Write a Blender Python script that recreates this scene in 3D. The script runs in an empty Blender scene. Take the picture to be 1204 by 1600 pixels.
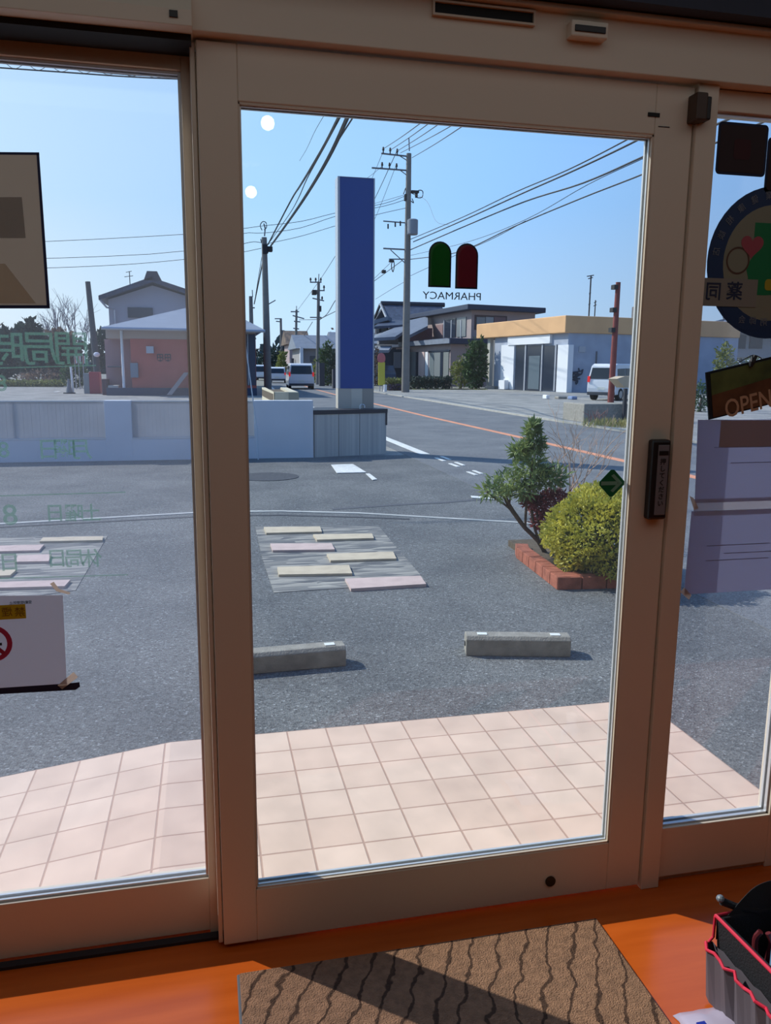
import bpy, math, random
from mathutils import Vector, Matrix
C = bpy.context
sc = C.scene
col = sc.collection
random.seed(7)
# ------------------------------------------------------------------ camera
F_PX, YAW, PITCH, ROLL, CAM_H = 1234.0, 0.2215, 0.1785, 0.0082, 1.37
cy_, sy_ = math.cos(YAW), math.sin(YAW); cp_, sp_ = math.cos(PITCH), math.sin(PITCH)
FW = Vector((sy_*cp_, cy_*cp_, -sp_)); RT = Vector((cy_, -sy_, 0)); UPV = RT.cross(FW)
RR = RT*math.cos(ROLL) + UPV*math.sin(ROLL); UU = -RT*math.sin(ROLL) + UPV*math.cos(ROLL)
EYE = Vector((0, 0, CAM_H))
cam = bpy.data.cameras.new('camera'); camo = bpy.data.objects.new('camera', cam); col.objects.link(camo)
m = Matrix((RR, UU, -FW)).transposed().to_4x4(); m.translation = EYE
camo.matrix_world = m
cam.sensor_fit = 'VERTICAL'; cam.sensor_height = 24; cam.lens = 24*F_PX/1600
cam.clip_start = 0.02; cam.clip_end = 2000
sc.camera = camo
# ------------------------------------------------------------------ world, sun, exposure
SUN_AZ, SUN_EL = math.radians(129.4), math.radians(40)
w = bpy.data.worlds.new('sky'); sc.world = w; w.use_nodes = True
nt = w.node_tree; nt.nodes.clear()
N = nt.nodes.new; LK = nt.links.new
tcw = N('ShaderNodeTexCoord'); sep = N('ShaderNodeSeparateXYZ'); LK(tcw.outputs['Generated'], sep.inputs[0])
asn = N('ShaderNodeMath'); asn.operation = 'ARCSINE'; LK(sep.outputs['Z'], asn.inputs[0])          # height above the horizon
mre = N('ShaderNodeMapRange'); mre.inputs['From Min'].default_value = 0; mre.inputs['From Max'].default_value = math.pi/2; LK(asn.outputs[0], mre.inputs['Value'])
rmp = N('ShaderNodeValToRGB'); LK(mre.outputs[0], rmp.inputs[0]); els = rmp.color_ramp.elements
els[0].position = 0.0; els[0].color = (.95, 1.08, 1.2, 1); els[1].position = 1.0; els[1].color = (.12, .28, .68, 1)
for p_, c_ in ((.04, (.82,1.03,1.22,1)), (.12, (.54,.85,1.22,1)), (.25, (.41,.72,1.22,1)), (.5, (.22,.46,.95,1))):
    x_ = els.new(p_); x_.color = c_
dt = N('ShaderNodeVectorMath'); dt.operation = 'DOT_PRODUCT'; LK(tcw.outputs['Generated'], dt.inputs[0])
dt.inputs[1].default_value = (-math.sin(SUN_AZ)*math.cos(SUN_EL), -math.cos(SUN_AZ)*math.cos(SUN_EL), math.sin(SUN_EL))   # towards the sun
rp2 = N('ShaderNodeValToRGB'); mr2 = N('ShaderNodeMapRange'); mr2.inputs['From Min'].default_value = -1; LK(dt.outputs['Value'], mr2.inputs['Value']); LK(mr2.outputs[0], rp2.inputs[0])
e2 = rp2.color_ramp.elements; e2[0].position = 0; e2[0].color = (.34,.36,.40,1); e2[1].position = 1; e2[1].color = (1.9,1.6,1.3,1)
for p_, c_ in ((.5, (.45,.50,.58,1)), (.70, (.84,.94,1.06,1)), (.80, (1.12,1.10,1.02,1)), (.88, (1.6,1.35,1.1,1))):
    x_ = e2.new(p_); x_.color = c_
mulc = N('ShaderNodeMix'); mulc.data_type = 'RGBA'; mulc.blend_type = 'MULTIPLY'; mulc.inputs['Factor'].default_value = 1.0; mulc.clamp_result = False
bg = N('ShaderNodeBackground'); bg.inputs['Strength'].default_value = 1.0; wo = N('ShaderNodeOutputWorld')
LK(rmp.outputs[0], mulc.inputs['A']); LK(rp2.outputs[0], mulc.inputs['B']); LK(mulc.outputs['Result'], bg.inputs['Color']); LK(bg.outputs[0], wo.inputs[0])
sl = bpy.data.lights.new('sun', 'SUN'); slo = bpy.data.objects.new('sun', sl); col.objects.link(slo)
sl.energy = 5.2; sl.color = (1.0, 0.94, 0.83); sl.angle = math.radians(0.55)
d = Vector((math.sin(SUN_AZ)*math.cos(SUN_EL), math.cos(SUN_AZ)*math.cos(SUN_EL), -math.sin(SUN_EL)))
slo.rotation_euler = d.to_track_quat('-Z', 'Y').to_euler(); slo.location = (-20, 20, 30)
al = bpy.data.lights.new('room_fill_light', 'AREA'); alo = bpy.data.objects.new('room_fill_light', al); col.objects.link(alo)
al.shape = 'RECTANGLE'; al.size = 4.4; al.size_y = 1.5; al.energy = 7.5; al.color = (0.93, 0.97, 1.0); alo.location = (0.3, 0.55, 2.43)   # unseen fill light, added to brighten the door frames and room
sc.view_settings.view_transform = 'Standard'; sc.view_settings.look = 'None'
sc.view_settings.exposure = 0.0; sc.view_settings.gamma = 1.0; sc.view_settings.use_curve_mapping = False
sc.cycles.use_denoising = True
sc.cycles.max_bounces = 10; sc.cycles.diffuse_bounces = 6; sc.cycles.transparent_max_bounces = 16
sc.cycles.caustics_reflective = False; sc.cycles.caustics_refractive = False
sc.cycles.sample_clamp_indirect = 6.0
ZG = -0.08          # level of the asphalt outside
ZF = 0.03           # level of the floor inside
# ------------------------------------------------------------------ helpers
def ray(px, py): return RR*((px-602)/F_PX) + UU*((800-py)/F_PX) + FW
def at(px, py, Y): r = ray(px, py); return EYE + r*(Y/r.y)
def gd(px, py, z=ZG): r = ray(px, py); return EYE + r*((z-CAM_H)/r.z)
def onp(px, py, P0, u):      # point where a sight line meets the upright plane through P0 along u
    r = ray(px, py); n = Vector((-u[1], u[0], 0)); return EYE + r*((Vector((P0[0], P0[1], 0))-EYE).dot(n)/r.dot(n))
def lin(c):
    return tuple(((v/12.92) if v <= 0.04045 else ((v+0.055)/1.055)**2.4) for v in [x/255 for x in c])
MATS = {}
def mat(name, rgb, rough=0.6, metal=0.0, spec=0.5, var=0.0, vscale=8.0, bump=0.0, bscale=60.0, emit=0.0, trans=0.0, rgb2=None, detail=4.0, alpha=None, coat=0.0):
    if name in MATS: return MATS[name]
    m = bpy.data.materials.new(name); m.use_nodes = True; n = m.node_tree.nodes; L = m.node_tree.links
    b = n['Principled BSDF']; c = lin(rgb)
    b.inputs['Base Color'].default_value = (*c, 1); b.inputs['Roughness'].default_value = rough
    b.inputs['Metallic'].default_value = metal; b.inputs['Specular IOR Level'].default_value = spec
    b.inputs['Coat Weight'].default_value = coat
    if emit: b.inputs['Emission Color'].default_value = (*c, 1); b.inputs['Emission Strength'].default_value = emit
    tc = n.new('ShaderNodeTexCoord')
    if var or rgb2:
        nz = n.new('ShaderNodeTexNoise'); nz.inputs['Scale'].default_value = vscale; nz.inputs['Detail'].default_value = detail
        L.new(tc.outputs['Object'], nz.inputs['Vector'])
        rp = n.new('ShaderNodeValToRGB'); c2 = lin(rgb2) if rgb2 else tuple(v*(1-var) for v in c)
        c1 = c if rgb2 else tuple(min(1, v*(1+var)) for v in c)
        rp.color_ramp.elements[0].position = 0.35; rp.color_ramp.elements[1].position = 0.65
        rp.color_ramp.elements[0].color = (*c2, 1); rp.color_ramp.elements[1].color = (*c1, 1)
        L.new(nz.outputs['Fac'], rp.inputs[0]); L.new(rp.outputs[0], b.inputs['Base Color'])
    if bump:
        nb = n.new('ShaderNodeTexNoise'); nb.inputs['Scale'].default_value = bscale; nb.inputs['Detail'].default_value = 5
        L.new(tc.outputs['Object'], nb.inputs['Vector'])
        bp = n.new('ShaderNodeBump'); bp.inputs['Strength'].default_value = bump; bp.inputs['Distance'].default_value = 0.01
        L.new(nb.outputs['Fac'], bp.inputs['Height']); L.new(bp.outputs[0], b.inputs['Normal'])
    out = n['Material Output']
    if trans:
        t = n.new('ShaderNodeBsdfTranslucent'); mx = n.new('ShaderNodeMixShader'); mx.inputs[0].default_value = trans
        if var or rgb2: L.new(rp.outputs[0], t.inputs[0])
        else: t.inputs[0].default_value = (*c, 1)
        L.new(b.outputs[0], mx.inputs[1]); L.new(t.outputs[0], mx.inputs[2]); L.new(mx.outputs[0], out.inputs[0])
    if alpha is not None:
        t = n.new('ShaderNodeBsdfTransparent'); mx = n.new('ShaderNodeMixShader'); mx.inputs[0].default_value = alpha
        src = out.inputs[0].links[0].from_socket
        L.new(t.outputs[0], mx.inputs[1]); L.new(src, mx.inputs[2]); L.new(mx.outputs[0], out.inputs[0])
    MATS[name] = m; return m
def glass(name, tint, haze):
    if name in MATS: return MATS[name]
    m = bpy.data.materials.new(name); m.use_nodes = True; n = m.node_tree.nodes; L = m.node_tree.links
    n.clear(); out = n.new('ShaderNodeOutputMaterial'); t = n.new('ShaderNodeBsdfTransparent'); t.inputs[0].default_value = (*tint, 1)
    g = n.new('ShaderNodeBsdfGlossy'); g.inputs['Roughness'].default_value = 0.0
    fr = n.new('ShaderNodeFresnel'); gm = n.new('ShaderNodeNewGeometry'); mi = n.new('ShaderNodeMapRange'); mi.inputs['To Min'].default_value = 1.45; mi.inputs['To Max'].default_value = 1/1.45
    L.new(gm.outputs['Backfacing'], mi.inputs['Value']); L.new(mi.outputs[0], fr.inputs[0])   # same reflectance from both sides of the pane
    mx = n.new('ShaderNodeMixShader'); L.new(fr.outputs[0], mx.inputs[0]); L.new(t.outputs[0], mx.inputs[1]); L.new(g.outputs[0], mx.inputs[2])
    tr = n.new('ShaderNodeBsdfTranslucent'); tr.inputs[0].default_value = (0.8, 0.85, 0.95, 1)
    nz = n.new('ShaderNodeTexNoise'); nz.inputs['Scale'].default_value = 3.0; nz.inputs['Detail'].default_value = 5
    tc = n.new('ShaderNodeTexCoord'); L.new(tc.outputs['Object'], nz.inputs['Vector'])
    mp = n.new('ShaderNodeMapRange'); mp.inputs['To Min'].default_value = haze*0.6; mp.inputs['To Max'].default_value = haze*1.4
    L.new(nz.outputs['Fac'], mp.inputs['Value'])
    m2 = n.new('ShaderNodeMixShader'); L.new(mp.outputs[0], m2.inputs[0]); L.new(mx.outputs[0], m2.inputs[1]); L.new(tr.outputs[0], m2.inputs[2])
    L.new(m2.outputs[0], out.inputs[0]); MATS[name] = m; return m
def wloc(o):
    v = Vector((0, 0, 0))
    while o: v += Vector(o.location); o = o.parent
    return v
class MB:
    def __init__(s): s.v = []; s.f = []
    def add(s, vs, fs): b = len(s.v); s.v += [Vector(v) for v in vs]; s.f += [tuple(i+b for i in f) for f in fs]; return s
    def box(s, x0, x1, y0, y1, z0, z1):
        return s.add([(x0,y0,z0),(x1,y0,z0),(x1,y1,z0),(x0,y1,z0),(x0,y0,z1),(x1,y0,z1),(x1,y1,z1),(x0,y1,z1)],
                     [(0,3,2,1),(4,5,6,7),(0,1,5,4),(1,2,6,5),(2,3,7,6),(3,0,4,7)])
    def fbox(s, org, u, a0, a1, b0, b1, z0, z1):   # a along u, b along the perpendicular (clockwise of u)
        n = (u[1], -u[0]); P = lambda a, b, z: (org[0]+u[0]*a+n[0]*b, org[1]+u[1]*a+n[1]*b, z)
        pts = [P(a0,b0,z0),P(a1,b0,z0),P(a1,b1,z0),P(a0,b1,z0),P(a0,b0,z1),P(a1,b0,z1),P(a1,b1,z1),P(a0,b1,z1)]
        return s.add(pts, [(0,3,2,1),(4,5,6,7),(0,1,5,4),(1,2,6,5),(2,3,7,6),(3,0,4,7)])
    def mbox(s, M, dx, dy, dz):
        pts = [M @ Vector((sx*dx/2, sy*dy/2, sz*dz/2)) for sz in (-1,1) for sx, sy in ((-1,-1),(1,-1),(1,1),(-1,1))]
        return s.add(pts, [(0,3,2,1),(4,5,6,7),(0,1,5,4),(1,2,6,5),(2,3,7,6),(3,0,4,7)])
    def prism(s, pts, off):        # closed outline of 3D points swept by off
        n = len(pts); off = Vector(off); a = [Vector(p) for p in pts]
        return s.add(a+[p+off for p in a], [tuple(range(n))[::-1], tuple(range(n, 2*n))] + [(i, (i+1)%n, (i+1)%n+n, i+n) for i in range(n)])
    def tube(s, pts, r, n=8, cap=True):
        pts = [Vector(p) for p in pts]; rs = r if isinstance(r, (list, tuple)) else [r]*len(pts)
        vs = []; fs = []; ref = None
        for i, p in enumerate(pts):
            t = (pts[min(i+1, len(pts)-1)]-pts[max(i-1, 0)])
            if t.length < 1e-9: t = Vector((0,0,1))
            t.normalize()
            if ref is None: ref = Vector((0,0,1)) if abs(t.z) < .9 else Vector((1,0,0))
            a = t.cross(ref); a = a.normalized() if a.length > 1e-6 else Vector((1,0,0)); b = t.cross(a)
            ref = -(b.cross(t).cross(t)).normalized() if False else ref
            for k in range(n):
                q = 2*math.pi*k/n; vs.append(p+(a*math.cos(q)+b*math.sin(q))*rs[i])
        for i in range(len(pts)-1):
            for k in range(n): fs.append((i*n+k, i*n+(k+1)%n, (i+1)*n+(k+1)%n, (i+1)*n+k))
        if cap: fs.append(tuple(range(n))[::-1]); fs.append(tuple(range((len(pts)-1)*n, len(pts)*n)))
        return s.add(vs, fs)
    def ell(s, c, rx, ry, rz, n=12, mrings=8):
        vs = []; fs = []
        for i in range(mrings+1):
            th = math.pi*i/mrings
            for k in range(n):
                ph = 2*math.pi*k/n; vs.append((c[0]+rx*math.sin(th)*math.cos(ph), c[1]+ry*math.sin(th)*math.sin(ph), c[2]+rz*math.cos(th)))
        for i in range(mrings):
            for k in range(n): fs.append((i*n+k, (i+1)*n+k, (i+1)*n+(k+1)%n, i*n+(k+1)%n))
        return s.add(vs, fs)
    def leaf(s, p, size, wd=0.5, dirv=None, rnd=random):
        d = dirv if dirv is not None else Vector((rnd.gauss(0,1), rnd.gauss(0,1), rnd.gauss(0,1))).normalized()
        sd = d.cross(Vector((rnd.gauss(0,1), rnd.gauss(0,1), rnd.gauss(0,1)))).normalized()
        nn = d.cross(sd)*size*0.12
        return s.add([p, p+d*size*.5+sd*size*wd*.5+nn, p+d*size, p+d*size*.5-sd*size*wd*.5+nn], [(0,1,2,3)])
    def build(s, name, material, parent=None, bevel=0, smooth=False, seg=2, arr=None):
        off = wloc(parent) if parent else Vector((0,0,0))
        me = bpy.data.meshes.new(name); me.from_pydata([v-off for v in s.v], [], s.f); me.update()
        me.materials.append(material)
        if smooth:
            for p in me.polygons: p.use_smooth = True
        o = bpy.data.objects.new(name, me); col.objects.link(o)
        if parent: o.parent = parent
        if bevel:
            b = o.modifiers.new('bevel', 'BEVEL'); b.width = bevel; b.segments = seg; b.limit_method = 'ANGLE'; b.angle_limit = math.radians(40)
        return o
def origin_to(o, p):      # put a mesh thing's origin at its base
    p = Vector(p); o.data.transform(Matrix.Translation(-p)); o.location = p; return o
def tag(o, label=None, cat=None, group=None, kind=None):
    if label: o['label'] = label
    if cat: o['category'] = cat
    if group: o['group'] = group
    if kind: o['kind'] = kind
    return o
def thing(name, loc, label, cat, group=None, kind=None):
    o = bpy.data.objects.new(name, None); col.objects.link(o); o.location = loc; o.empty_display_size = .1
    return tag(o, label, cat, group, kind)
def copy_tree(o, parent=None):
    c = o.copy(); col.objects.link(c)
    if parent: c.parent = parent
    for ch in list(o.children): copy_tree(ch, c)
    return c
def BX(name, mt, parent, x0, x1, y0, y1, z0, z1, bevel=0):
    return MB().box(x0, x1, y0, y1, z0, z1).build(name, mt, parent, bevel)
def text(name, s, size, mt, parent, org, xdir, ydir, align='CENTER', ext=0.0003, sx=1.0, bold=0.0):
    cu = bpy.data.curves.new(name, 'FONT'); cu.body = s; cu.size = size; cu.align_x = align; cu.align_y = 'CENTER'
    cu.extrude = ext; cu.offset = bold; cu.resolution_u = 3
    t = bpy.data.objects.new(name+'_t', cu); col.objects.link(t); C.view_layer.update()
    me = bpy.data.meshes.new_from_object(t.evaluated_get(C.evaluated_depsgraph_get())); me.name = name
    bpy.data.objects.remove(t); bpy.data.curves.remove(cu)
    X = Vector(xdir).normalized(); Y = Vector(ydir).normalized(); Z = X.cross(Y)
    M = Matrix((X*sx, Y, Z)).transposed().to_4x4(); M.translation = Vector(org)-(wloc(parent) if parent else Vector((0,0,0)))
    me.transform(M); me.materials.clear(); me.materials.append(mt)
    o = bpy.data.objects.new(name, me); col.objects.link(o)
    if parent: o.parent = parent
    return o
def smooth_path(pts, n=24):    # Catmull-Rom
    P = [Vector(p) for p in pts]; P = [P[0]*2-P[1]]+P+[P[-1]*2-P[-2]]; out = []
    for i in range(1, len(P)-2):
        for k in range(max(2, n//(len(P)-3))):
            t = k/max(2, n//(len(P)-3)); a, b, c, d_ = P[i-1:i+3]
            out.append(0.5*((2*b)+(c-a)*t+(2*a-5*b+4*c-d_)*t*t+(3*b-a-3*c+d_)*t**3))
    out.append(P[-2]); return out
# ------------------------------------------------------------------ materials
M_frame = mat('frame_beige', (222,210,192), 0.45, spec=.4)
M_frame2 = mat('frame_beige_trim', (206,190,170), 0.5)
M_gasket = mat('gasket', (40,40,46), 0.7)
M_bead = mat('bead_silver', (205,208,212), 0.35, metal=.3)
M_dark = mat('dark_plastic', (28,24,26), 0.45)
M_black = mat('black', (10,10,12), 0.7)
M_wallin = mat('wall_inside', (150,135,115), 0.9, var=.06, vscale=3)
M_ceil = mat('ceiling', (120,122,130), 0.95)
M_conc = mat('concrete', (150,146,138), 0.9, var=.14, vscale=14, bump=.3, bscale=90)
M_white = mat('white_wall', (214,216,222), 0.85, var=.04, vscale=1.5)
M_pole = mat('pole_concrete', (128,124,120), 0.85, var=.08, vscale=3)
M_steel = mat('steel_grey', (110,112,118), 0.5, metal=.4)
M_wire = mat('cable_black', (30,32,38), 0.6)
M_carwhite = mat('car_white', (225,226,230), 0.3, coat=.4)
M_cardark = mat('car_dark', (30,42,62), 0.3, coat=.5)
M_carglass = mat('car_glass', (16,22,32), 0.12, spec=.7)
M_red = mat('lamp_red', (200,24,20), 0.25, emit=.8)
M_tyre = mat('tyre', (22,22,24), 0.9)
M_hub = mat('hub', (170,172,176), 0.35, metal=.7)
def asphalt(name, c, c2, speck):
    m = mat(name, c, 0.92, spec=.25); n = m.node_tree.nodes; L = m.node_tree.links; b = n['Principled BSDF']; tc = n['Texture Coordinate']
    nz = n.new('ShaderNodeTexNoise'); nz.inputs['Scale'].default_value = 0.9; nz.inputs['Detail'].default_value = 9; nz.inputs['Roughness'].default_value = .65
    L.new(tc.outputs['Object'], nz.inputs['Vector'])
    r = n.new('ShaderNodeValToRGB'); r.color_ramp.elements[0].position = .38; r.color_ramp.elements[1].position = .62
    r.color_ramp.elements[0].color = (*lin(c2), 1); r.color_ramp.elements[1].color = (*lin(c), 1); L.new(nz.outputs['Fac'], r.inputs[0])
    vo = n.new('ShaderNodeTexVoronoi'); vo.inputs['Scale'].default_value = 110; L.new(tc.outputs['Object'], vo.inputs['Vector'])
    gr = n.new('ShaderNodeSeparateColor'); L.new(vo.outputs['Color'], gr.inputs[0])
    r2 = n.new('ShaderNodeValToRGB'); r2.color_ramp.interpolation = 'LINEAR'
    e = r2.color_ramp.elements; e[0].position = 0; e[0].color = (.55,.55,.57,1); e[1].position = 1; e[1].color = (speck,speck,speck*1.0,1)
    x = e.new(.5); x.color = (.95,.95,.95,1); x = e.new(.93); x.color = (1.15,1.15,1.15,1)
    L.new(gr.outputs[0], r2.inputs[0])
    mx = n.new('ShaderNodeMix'); mx.data_type = 'RGBA'; mx.blend_type = 'MULTIPLY'; mx.inputs['Factor'].default_value = 1; mx.clamp_result = False
    L.new(r.outputs[0], mx.inputs['A']); L.new(r2.outputs[0], mx.inputs['B']); L.new(mx.outputs['Result'], b.inputs['Base Color'])
    bp = n.new('ShaderNodeBump'); bp.inputs['Strength'].default_value = .5; bp.inputs['Distance'].default_value = .006
    L.new(vo.outputs['Distance'], bp.inputs['Height']); L.new(bp.outputs[0], b.inputs['Normal'])
    return m
M_asph = asphalt('asphalt_lot', (120,121,121), (101,103,105), 2.0)
M_road = asphalt('asphalt_road', (128,130,132), (112,114,118), 1.4)
M_yard = asphalt('yard_concrete', (168,166,160), (138,137,134), 1.3)
def tilemat():
    m = mat('porch_tile', (228,205,186), 0.55, spec=.3); n = m.node_tree.nodes; L = m.node_tree.links; b = n['Principled BSDF']; tc = n['Texture Coordinate']
    mp = n.new('ShaderNodeMapping'); L.new(tc.outputs['Object'], mp.inputs['Vector']); mp.inputs['Location'].default_value = (-0.26+1.5, -2.845+3.086, 0)
    br = n.new('ShaderNodeTexBrick'); br.offset = 0; br.squash = 1; L.new(mp.outputs[0], br.inputs['Vector'])
    br.inputs['Scale'].default_value = 1; br.inputs['Brick Width'].default_value = .15; br.inputs['Row Height'].default_value = .1543
    br.inputs['Mortar Size'].default_value = .0034; br.inputs['Mortar Smooth'].default_value = .25; br.inputs['Bias'].default_value = 0
    br.inputs['Color1'].default_value = (*lin((228,200,180)),1); br.inputs['Color2'].default_value = (*lin((218,188,168)),1); br.inputs['Mortar'].default_value = (*lin((186,152,134)),1)
    nz = n.new('ShaderNodeTexNoise'); nz.inputs['Scale'].default_value = 7; nz.inputs['Detail'].default_value = 4; L.new(tc.outputs['Object'], nz.inputs['Vector'])
    mr = n.new('ShaderNodeMapRange'); mr.inputs['From Min'].default_value = .3; mr.inputs['From Max'].default_value = .7; mr.inputs['To Min'].default_value = .9; mr.inputs['To Max'].default_value = 1.08
    L.new(nz.outputs['Fac'], mr.inputs['Value'])
    mx = n.new('ShaderNodeMix'); mx.data_type = 'RGBA'; mx.blend_type = 'MULTIPLY'; mx.inputs['Factor'].default_value = 1
    L.new(br.outputs['Color'], mx.inputs['A']); L.new(mr.outputs[0], mx.inputs['B']); L.new(mx.outputs['Result'], b.inputs['Base Color'])
    bp = n.new('ShaderNodeBump'); bp.inputs['Strength'].default_value = .6; bp.inputs['Distance'].default_value = .003; bp.invert = True
    L.new(br.outputs['Fac'], bp.inputs['Height']); L.new(bp.outputs[0], b.inputs['Normal'])
    return m
M_tile = tilemat()
def floormat():
    m = mat('floor_orange', (205,105,30), 0.22, spec=.5); n = m.node_tree.nodes; L = m.node_tree.links; b = n['Principled BSDF']; tc = n['Texture Coordinate']
    mp = n.new('ShaderNodeMapping'); mp.inputs['Scale'].default_value = (1.5, 14, 1); L.new(tc.outputs['Object'], mp.inputs['Vector'])
    nz = n.new('ShaderNodeTexNoise'); nz.inputs['Scale'].default_value = 2; nz.inputs['Detail'].default_value = 6; L.new(mp.outputs[0], nz.inputs['Vector'])
    r = n.new('ShaderNodeValToRGB'); r.color_ramp.elements[0].position = .3; r.color_ramp.elements[1].position = .7
    r.color_ramp.elements[0].color = (*lin((190,84,22)), 1); r.color_ramp.elements[1].color = (*lin((208,98,32)), 1)
    L.new(nz.outputs['Fac'], r.inputs[0]); L.new(r.outputs[0], b.inputs['Base Color'])
    return m
M_floor = floormat()
# ================================================================== SETTING: room
Yin, Yout = 1.72, 1.86         # inner and outer face of the front wall
def struct(name, mb, mt, parent=None, bevel=0, label=None):
    o = mb.build(name, mt, parent, bevel)
    if not parent: o['kind'] = 'structure'
    if label: o['label'] = label
    return o
struct('floor', MB().box(-3, 3.2, -3.5, 1.79, -.1, ZF), M_floor, label='glossy orange floor inside the doorway')
struct('ceiling', MB().box(-3, 3.2, -3.5, 1.86, 2.45, 2.55), M_ceil)
struct('wall_left', MB().box(-3.1, -3, -3.5, 1.86, -.1, 2.55), M_wallin)
struct('wall_right', MB().box(3.2, 3.3, -3.5, 1.86, -.1, 2.55), M_wallin)
struct('wall_back', MB().box(-3.1, 3.3, -3.6, -3.5, -.1, 2.55), M_wallin)
wf = MB()
wf.box(-3, 3.2, Yin+.03, Yout, 2.10, 2.45)
wf.box(-3, -1.2, Yin+.03, Yout, -.1, 2.10); wf.box(1.60, 3.2, Yin+.03, Yout, -.1, 2.10)
struct('wall_front', wf, M_wallin)
# ------------- header above the sliding leaf
hd = thing('trim_1', (.5, 1.7, 1.99), 'beige header casing above the sliding door', None, kind='structure')
BX('header_casing', M_frame, hd, -.008, 1.60, 1.655, 1.80, 1.992, 2.098, .002)
BX('cover_strip', M_frame2, hd, -1.2, 1.60, 1.635, 1.66, 2.092, 2.102, .002)
hd2 = struct('trim_2', MB().box(-3, 3.2, 1.60, 1.76, 2.104, 2.45), mat('slate_band', (50,56,72), .8), label='dark slate bulkhead over the door header')
tk = thing('trim_3', (-.6, 1.7, 2.0), 'beige overhead track cover above the left glass panel', None, kind='structure')
t_ = MB(); Yt = 1.62
t_.prism([(-1.2,Yt,1.985),(-1.2,Yt,2.012),(-1.2,Yt+.02,2.045),(-1.2,1.78,2.10),(-1.2,1.78,1.99)], (1.2-.005,0,0)); t_.build('track_cover', M_frame, tk, .0015)
BX('track_channel', M_black, tk, -1.2, -.008, 1.66, 1.80, 1.975, 1.99)
MB().box(-.045, -.030, Yt-.003, Yt+.002, 1.997, 2.008).build('screw_recess', M_dark, tk)
# vent slot and sensor on the header
vn = thing('ventilation_slot', (.57, 1.655, 2.08), 'long dark slot with a pale rim in the door header', 'vent')
v0, v1 = at(675, 14, 1.652), at(835, 22, 1.652)
for (a, b, c_, d_) in [(v0.x, v1.x, 2.062, 2.066), (v0.x, v1.x, 2.086, 2.090), (v0.x, v0.x+.004, 2.062, 2.09), (v1.x-.004, v1.x, 2.062, 2.09)]:
    pass
r_ = MB(); r_.box(v0.x, v1.x, 1.646, 1.656, 2.060, 2.064); r_.box(v0.x, v1.x, 1.646, 1.656, 2.084, 2.088); r_.box(v0.x, v0.x+.004, 1.646, 1.656, 2.064, 2.084); r_.box(v1.x-.004, v1.x, 1.646, 1.656, 2.064, 2.084)
r_.build('rim', M_frame2, vn); BX('slot', M_black, vn, v0.x+.004, v1.x-.004, 1.652, 1.657, 2.064, 2.084)
sn = thing('door_sensor', (.79, 1.65, 2.05), 'small square beige motion sensor on the door header', 'sensor')
s0, s1 = at(890, 34, 1.64), at(946, 66, 1.64)
BX('housing', M_frame, sn, s0.x, s1.x, 1.63, 1.656, s1.z+.002, s0.z+.002, .003); BX('lens', M_dark, sn, s0.x+.007, s1.x-.007, 1.627, 1.6305, s1.z+.011, s0.z-.008, .001)
# ------------- sliding leaf (door_1)
dr = thing('door_1', (.53, 1.70, .035), 'beige framed sliding glass door leaf', None, kind='structure')
X0, X1, G0, G1, Z0, Z1, GZ0, GZ1 = 0.0, 1.068, .077, .976, .040, 1.986, .174, 1.882
yA, yB = 1.68, 1.722
f_ = MB(); f_.box(X0, G0, yA, yB, Z0, Z1); f_.box(G1, X1, yA, yB, Z0, Z1); f_.box(G0, G1, yA, yB, Z0, GZ0); f_.box(G0, G1, yA, yB, GZ1, Z1)
f_.build('leaf_frame', M_frame, dr, .0025)
BX('glass_pane', glass('glass_door', (.90,.93,.95), .006), dr, G0, G1, 1.699, 1.703, GZ0, GZ1)
g_ = MB(); e = .006
for yy in (1.690, 1.706):
    g_.box(G0, G1, yy, yy+.006, GZ0, GZ0+e); g_.box(G0, G1, yy, yy+.006, GZ1-e, GZ1); g_.box(G0, G0+e, yy, yy+.006, GZ0+e, GZ1-e); g_.box(G1-e, G1, yy, yy+.006, GZ0+e, GZ1-e)
g_.build('glazing_bead', M_bead, dr)
g_ = MB(); g_.box(G0, G1, 1.682, 1.690, GZ1-.004, GZ1+.0005); g_.box(G0, G1, 1.682, 1.690, GZ0-.0005, GZ0+.004); g_.box(G1-.004, G1+.0005, 1.682, 1.690, GZ0, GZ1); g_.box(G0-.0005, G0+.003, 1.682, 1.690, GZ0, GZ1)
g_.build('inner_bead', M_frame2, dr)
lk = MB(); lk.tube([(.817, 1.676, .088), (.817, 1.682, .088)], .0135, 20); lk.build('lock_cylinder', mat('brass_dark', (70,60,45), .4, metal=.8), dr)
BX('stopper_mark', M_black, dr, .957, .985, 1.678, 1.681, 1.918, 1.926)
st = MB(); st.box(1.0, 1.002, 1.6785, 1.681, GZ0, 1.90)  # faint seam between stile and rail
BX('rail_seam', M_gasket, dr, G1+.008, G1+.035, 1.6788, 1.6805, 1.8985, 1.9)
# handle / touch switch
hn = MB(); hA = at(1010, 688, 1.676); hB = at(1041, 812, 1.676)
hx0, hx1, hz0, hz1 = 1.010, 1.057, 1.024, 1.214
h_ = BX('handle', M_dark, dr, hx0, hx1, 1.655, 1.681, hz0, hz1, .006)
BX('touch_label', mat('label_grey', (120,118,124), .5), h_, hx0+.013, hx1-.006, 1.653, 1.6555, hz0+.012, hz1-.012, .001)
BX('label_band', M_dark, h_, hx0+.015, hx1-.008, 1.652, 1.6535, hz1-.036, hz1-.026)
for i, ch in enumerate('押してください'):
    text('label_writing', ch, .0155, M_black, h_, ((hx0+hx1)/2+.003, 1.6525, hz1-.052-i*.0165), (1,0,0), (0,0,1), ext=.0002, bold=.0002)
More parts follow.
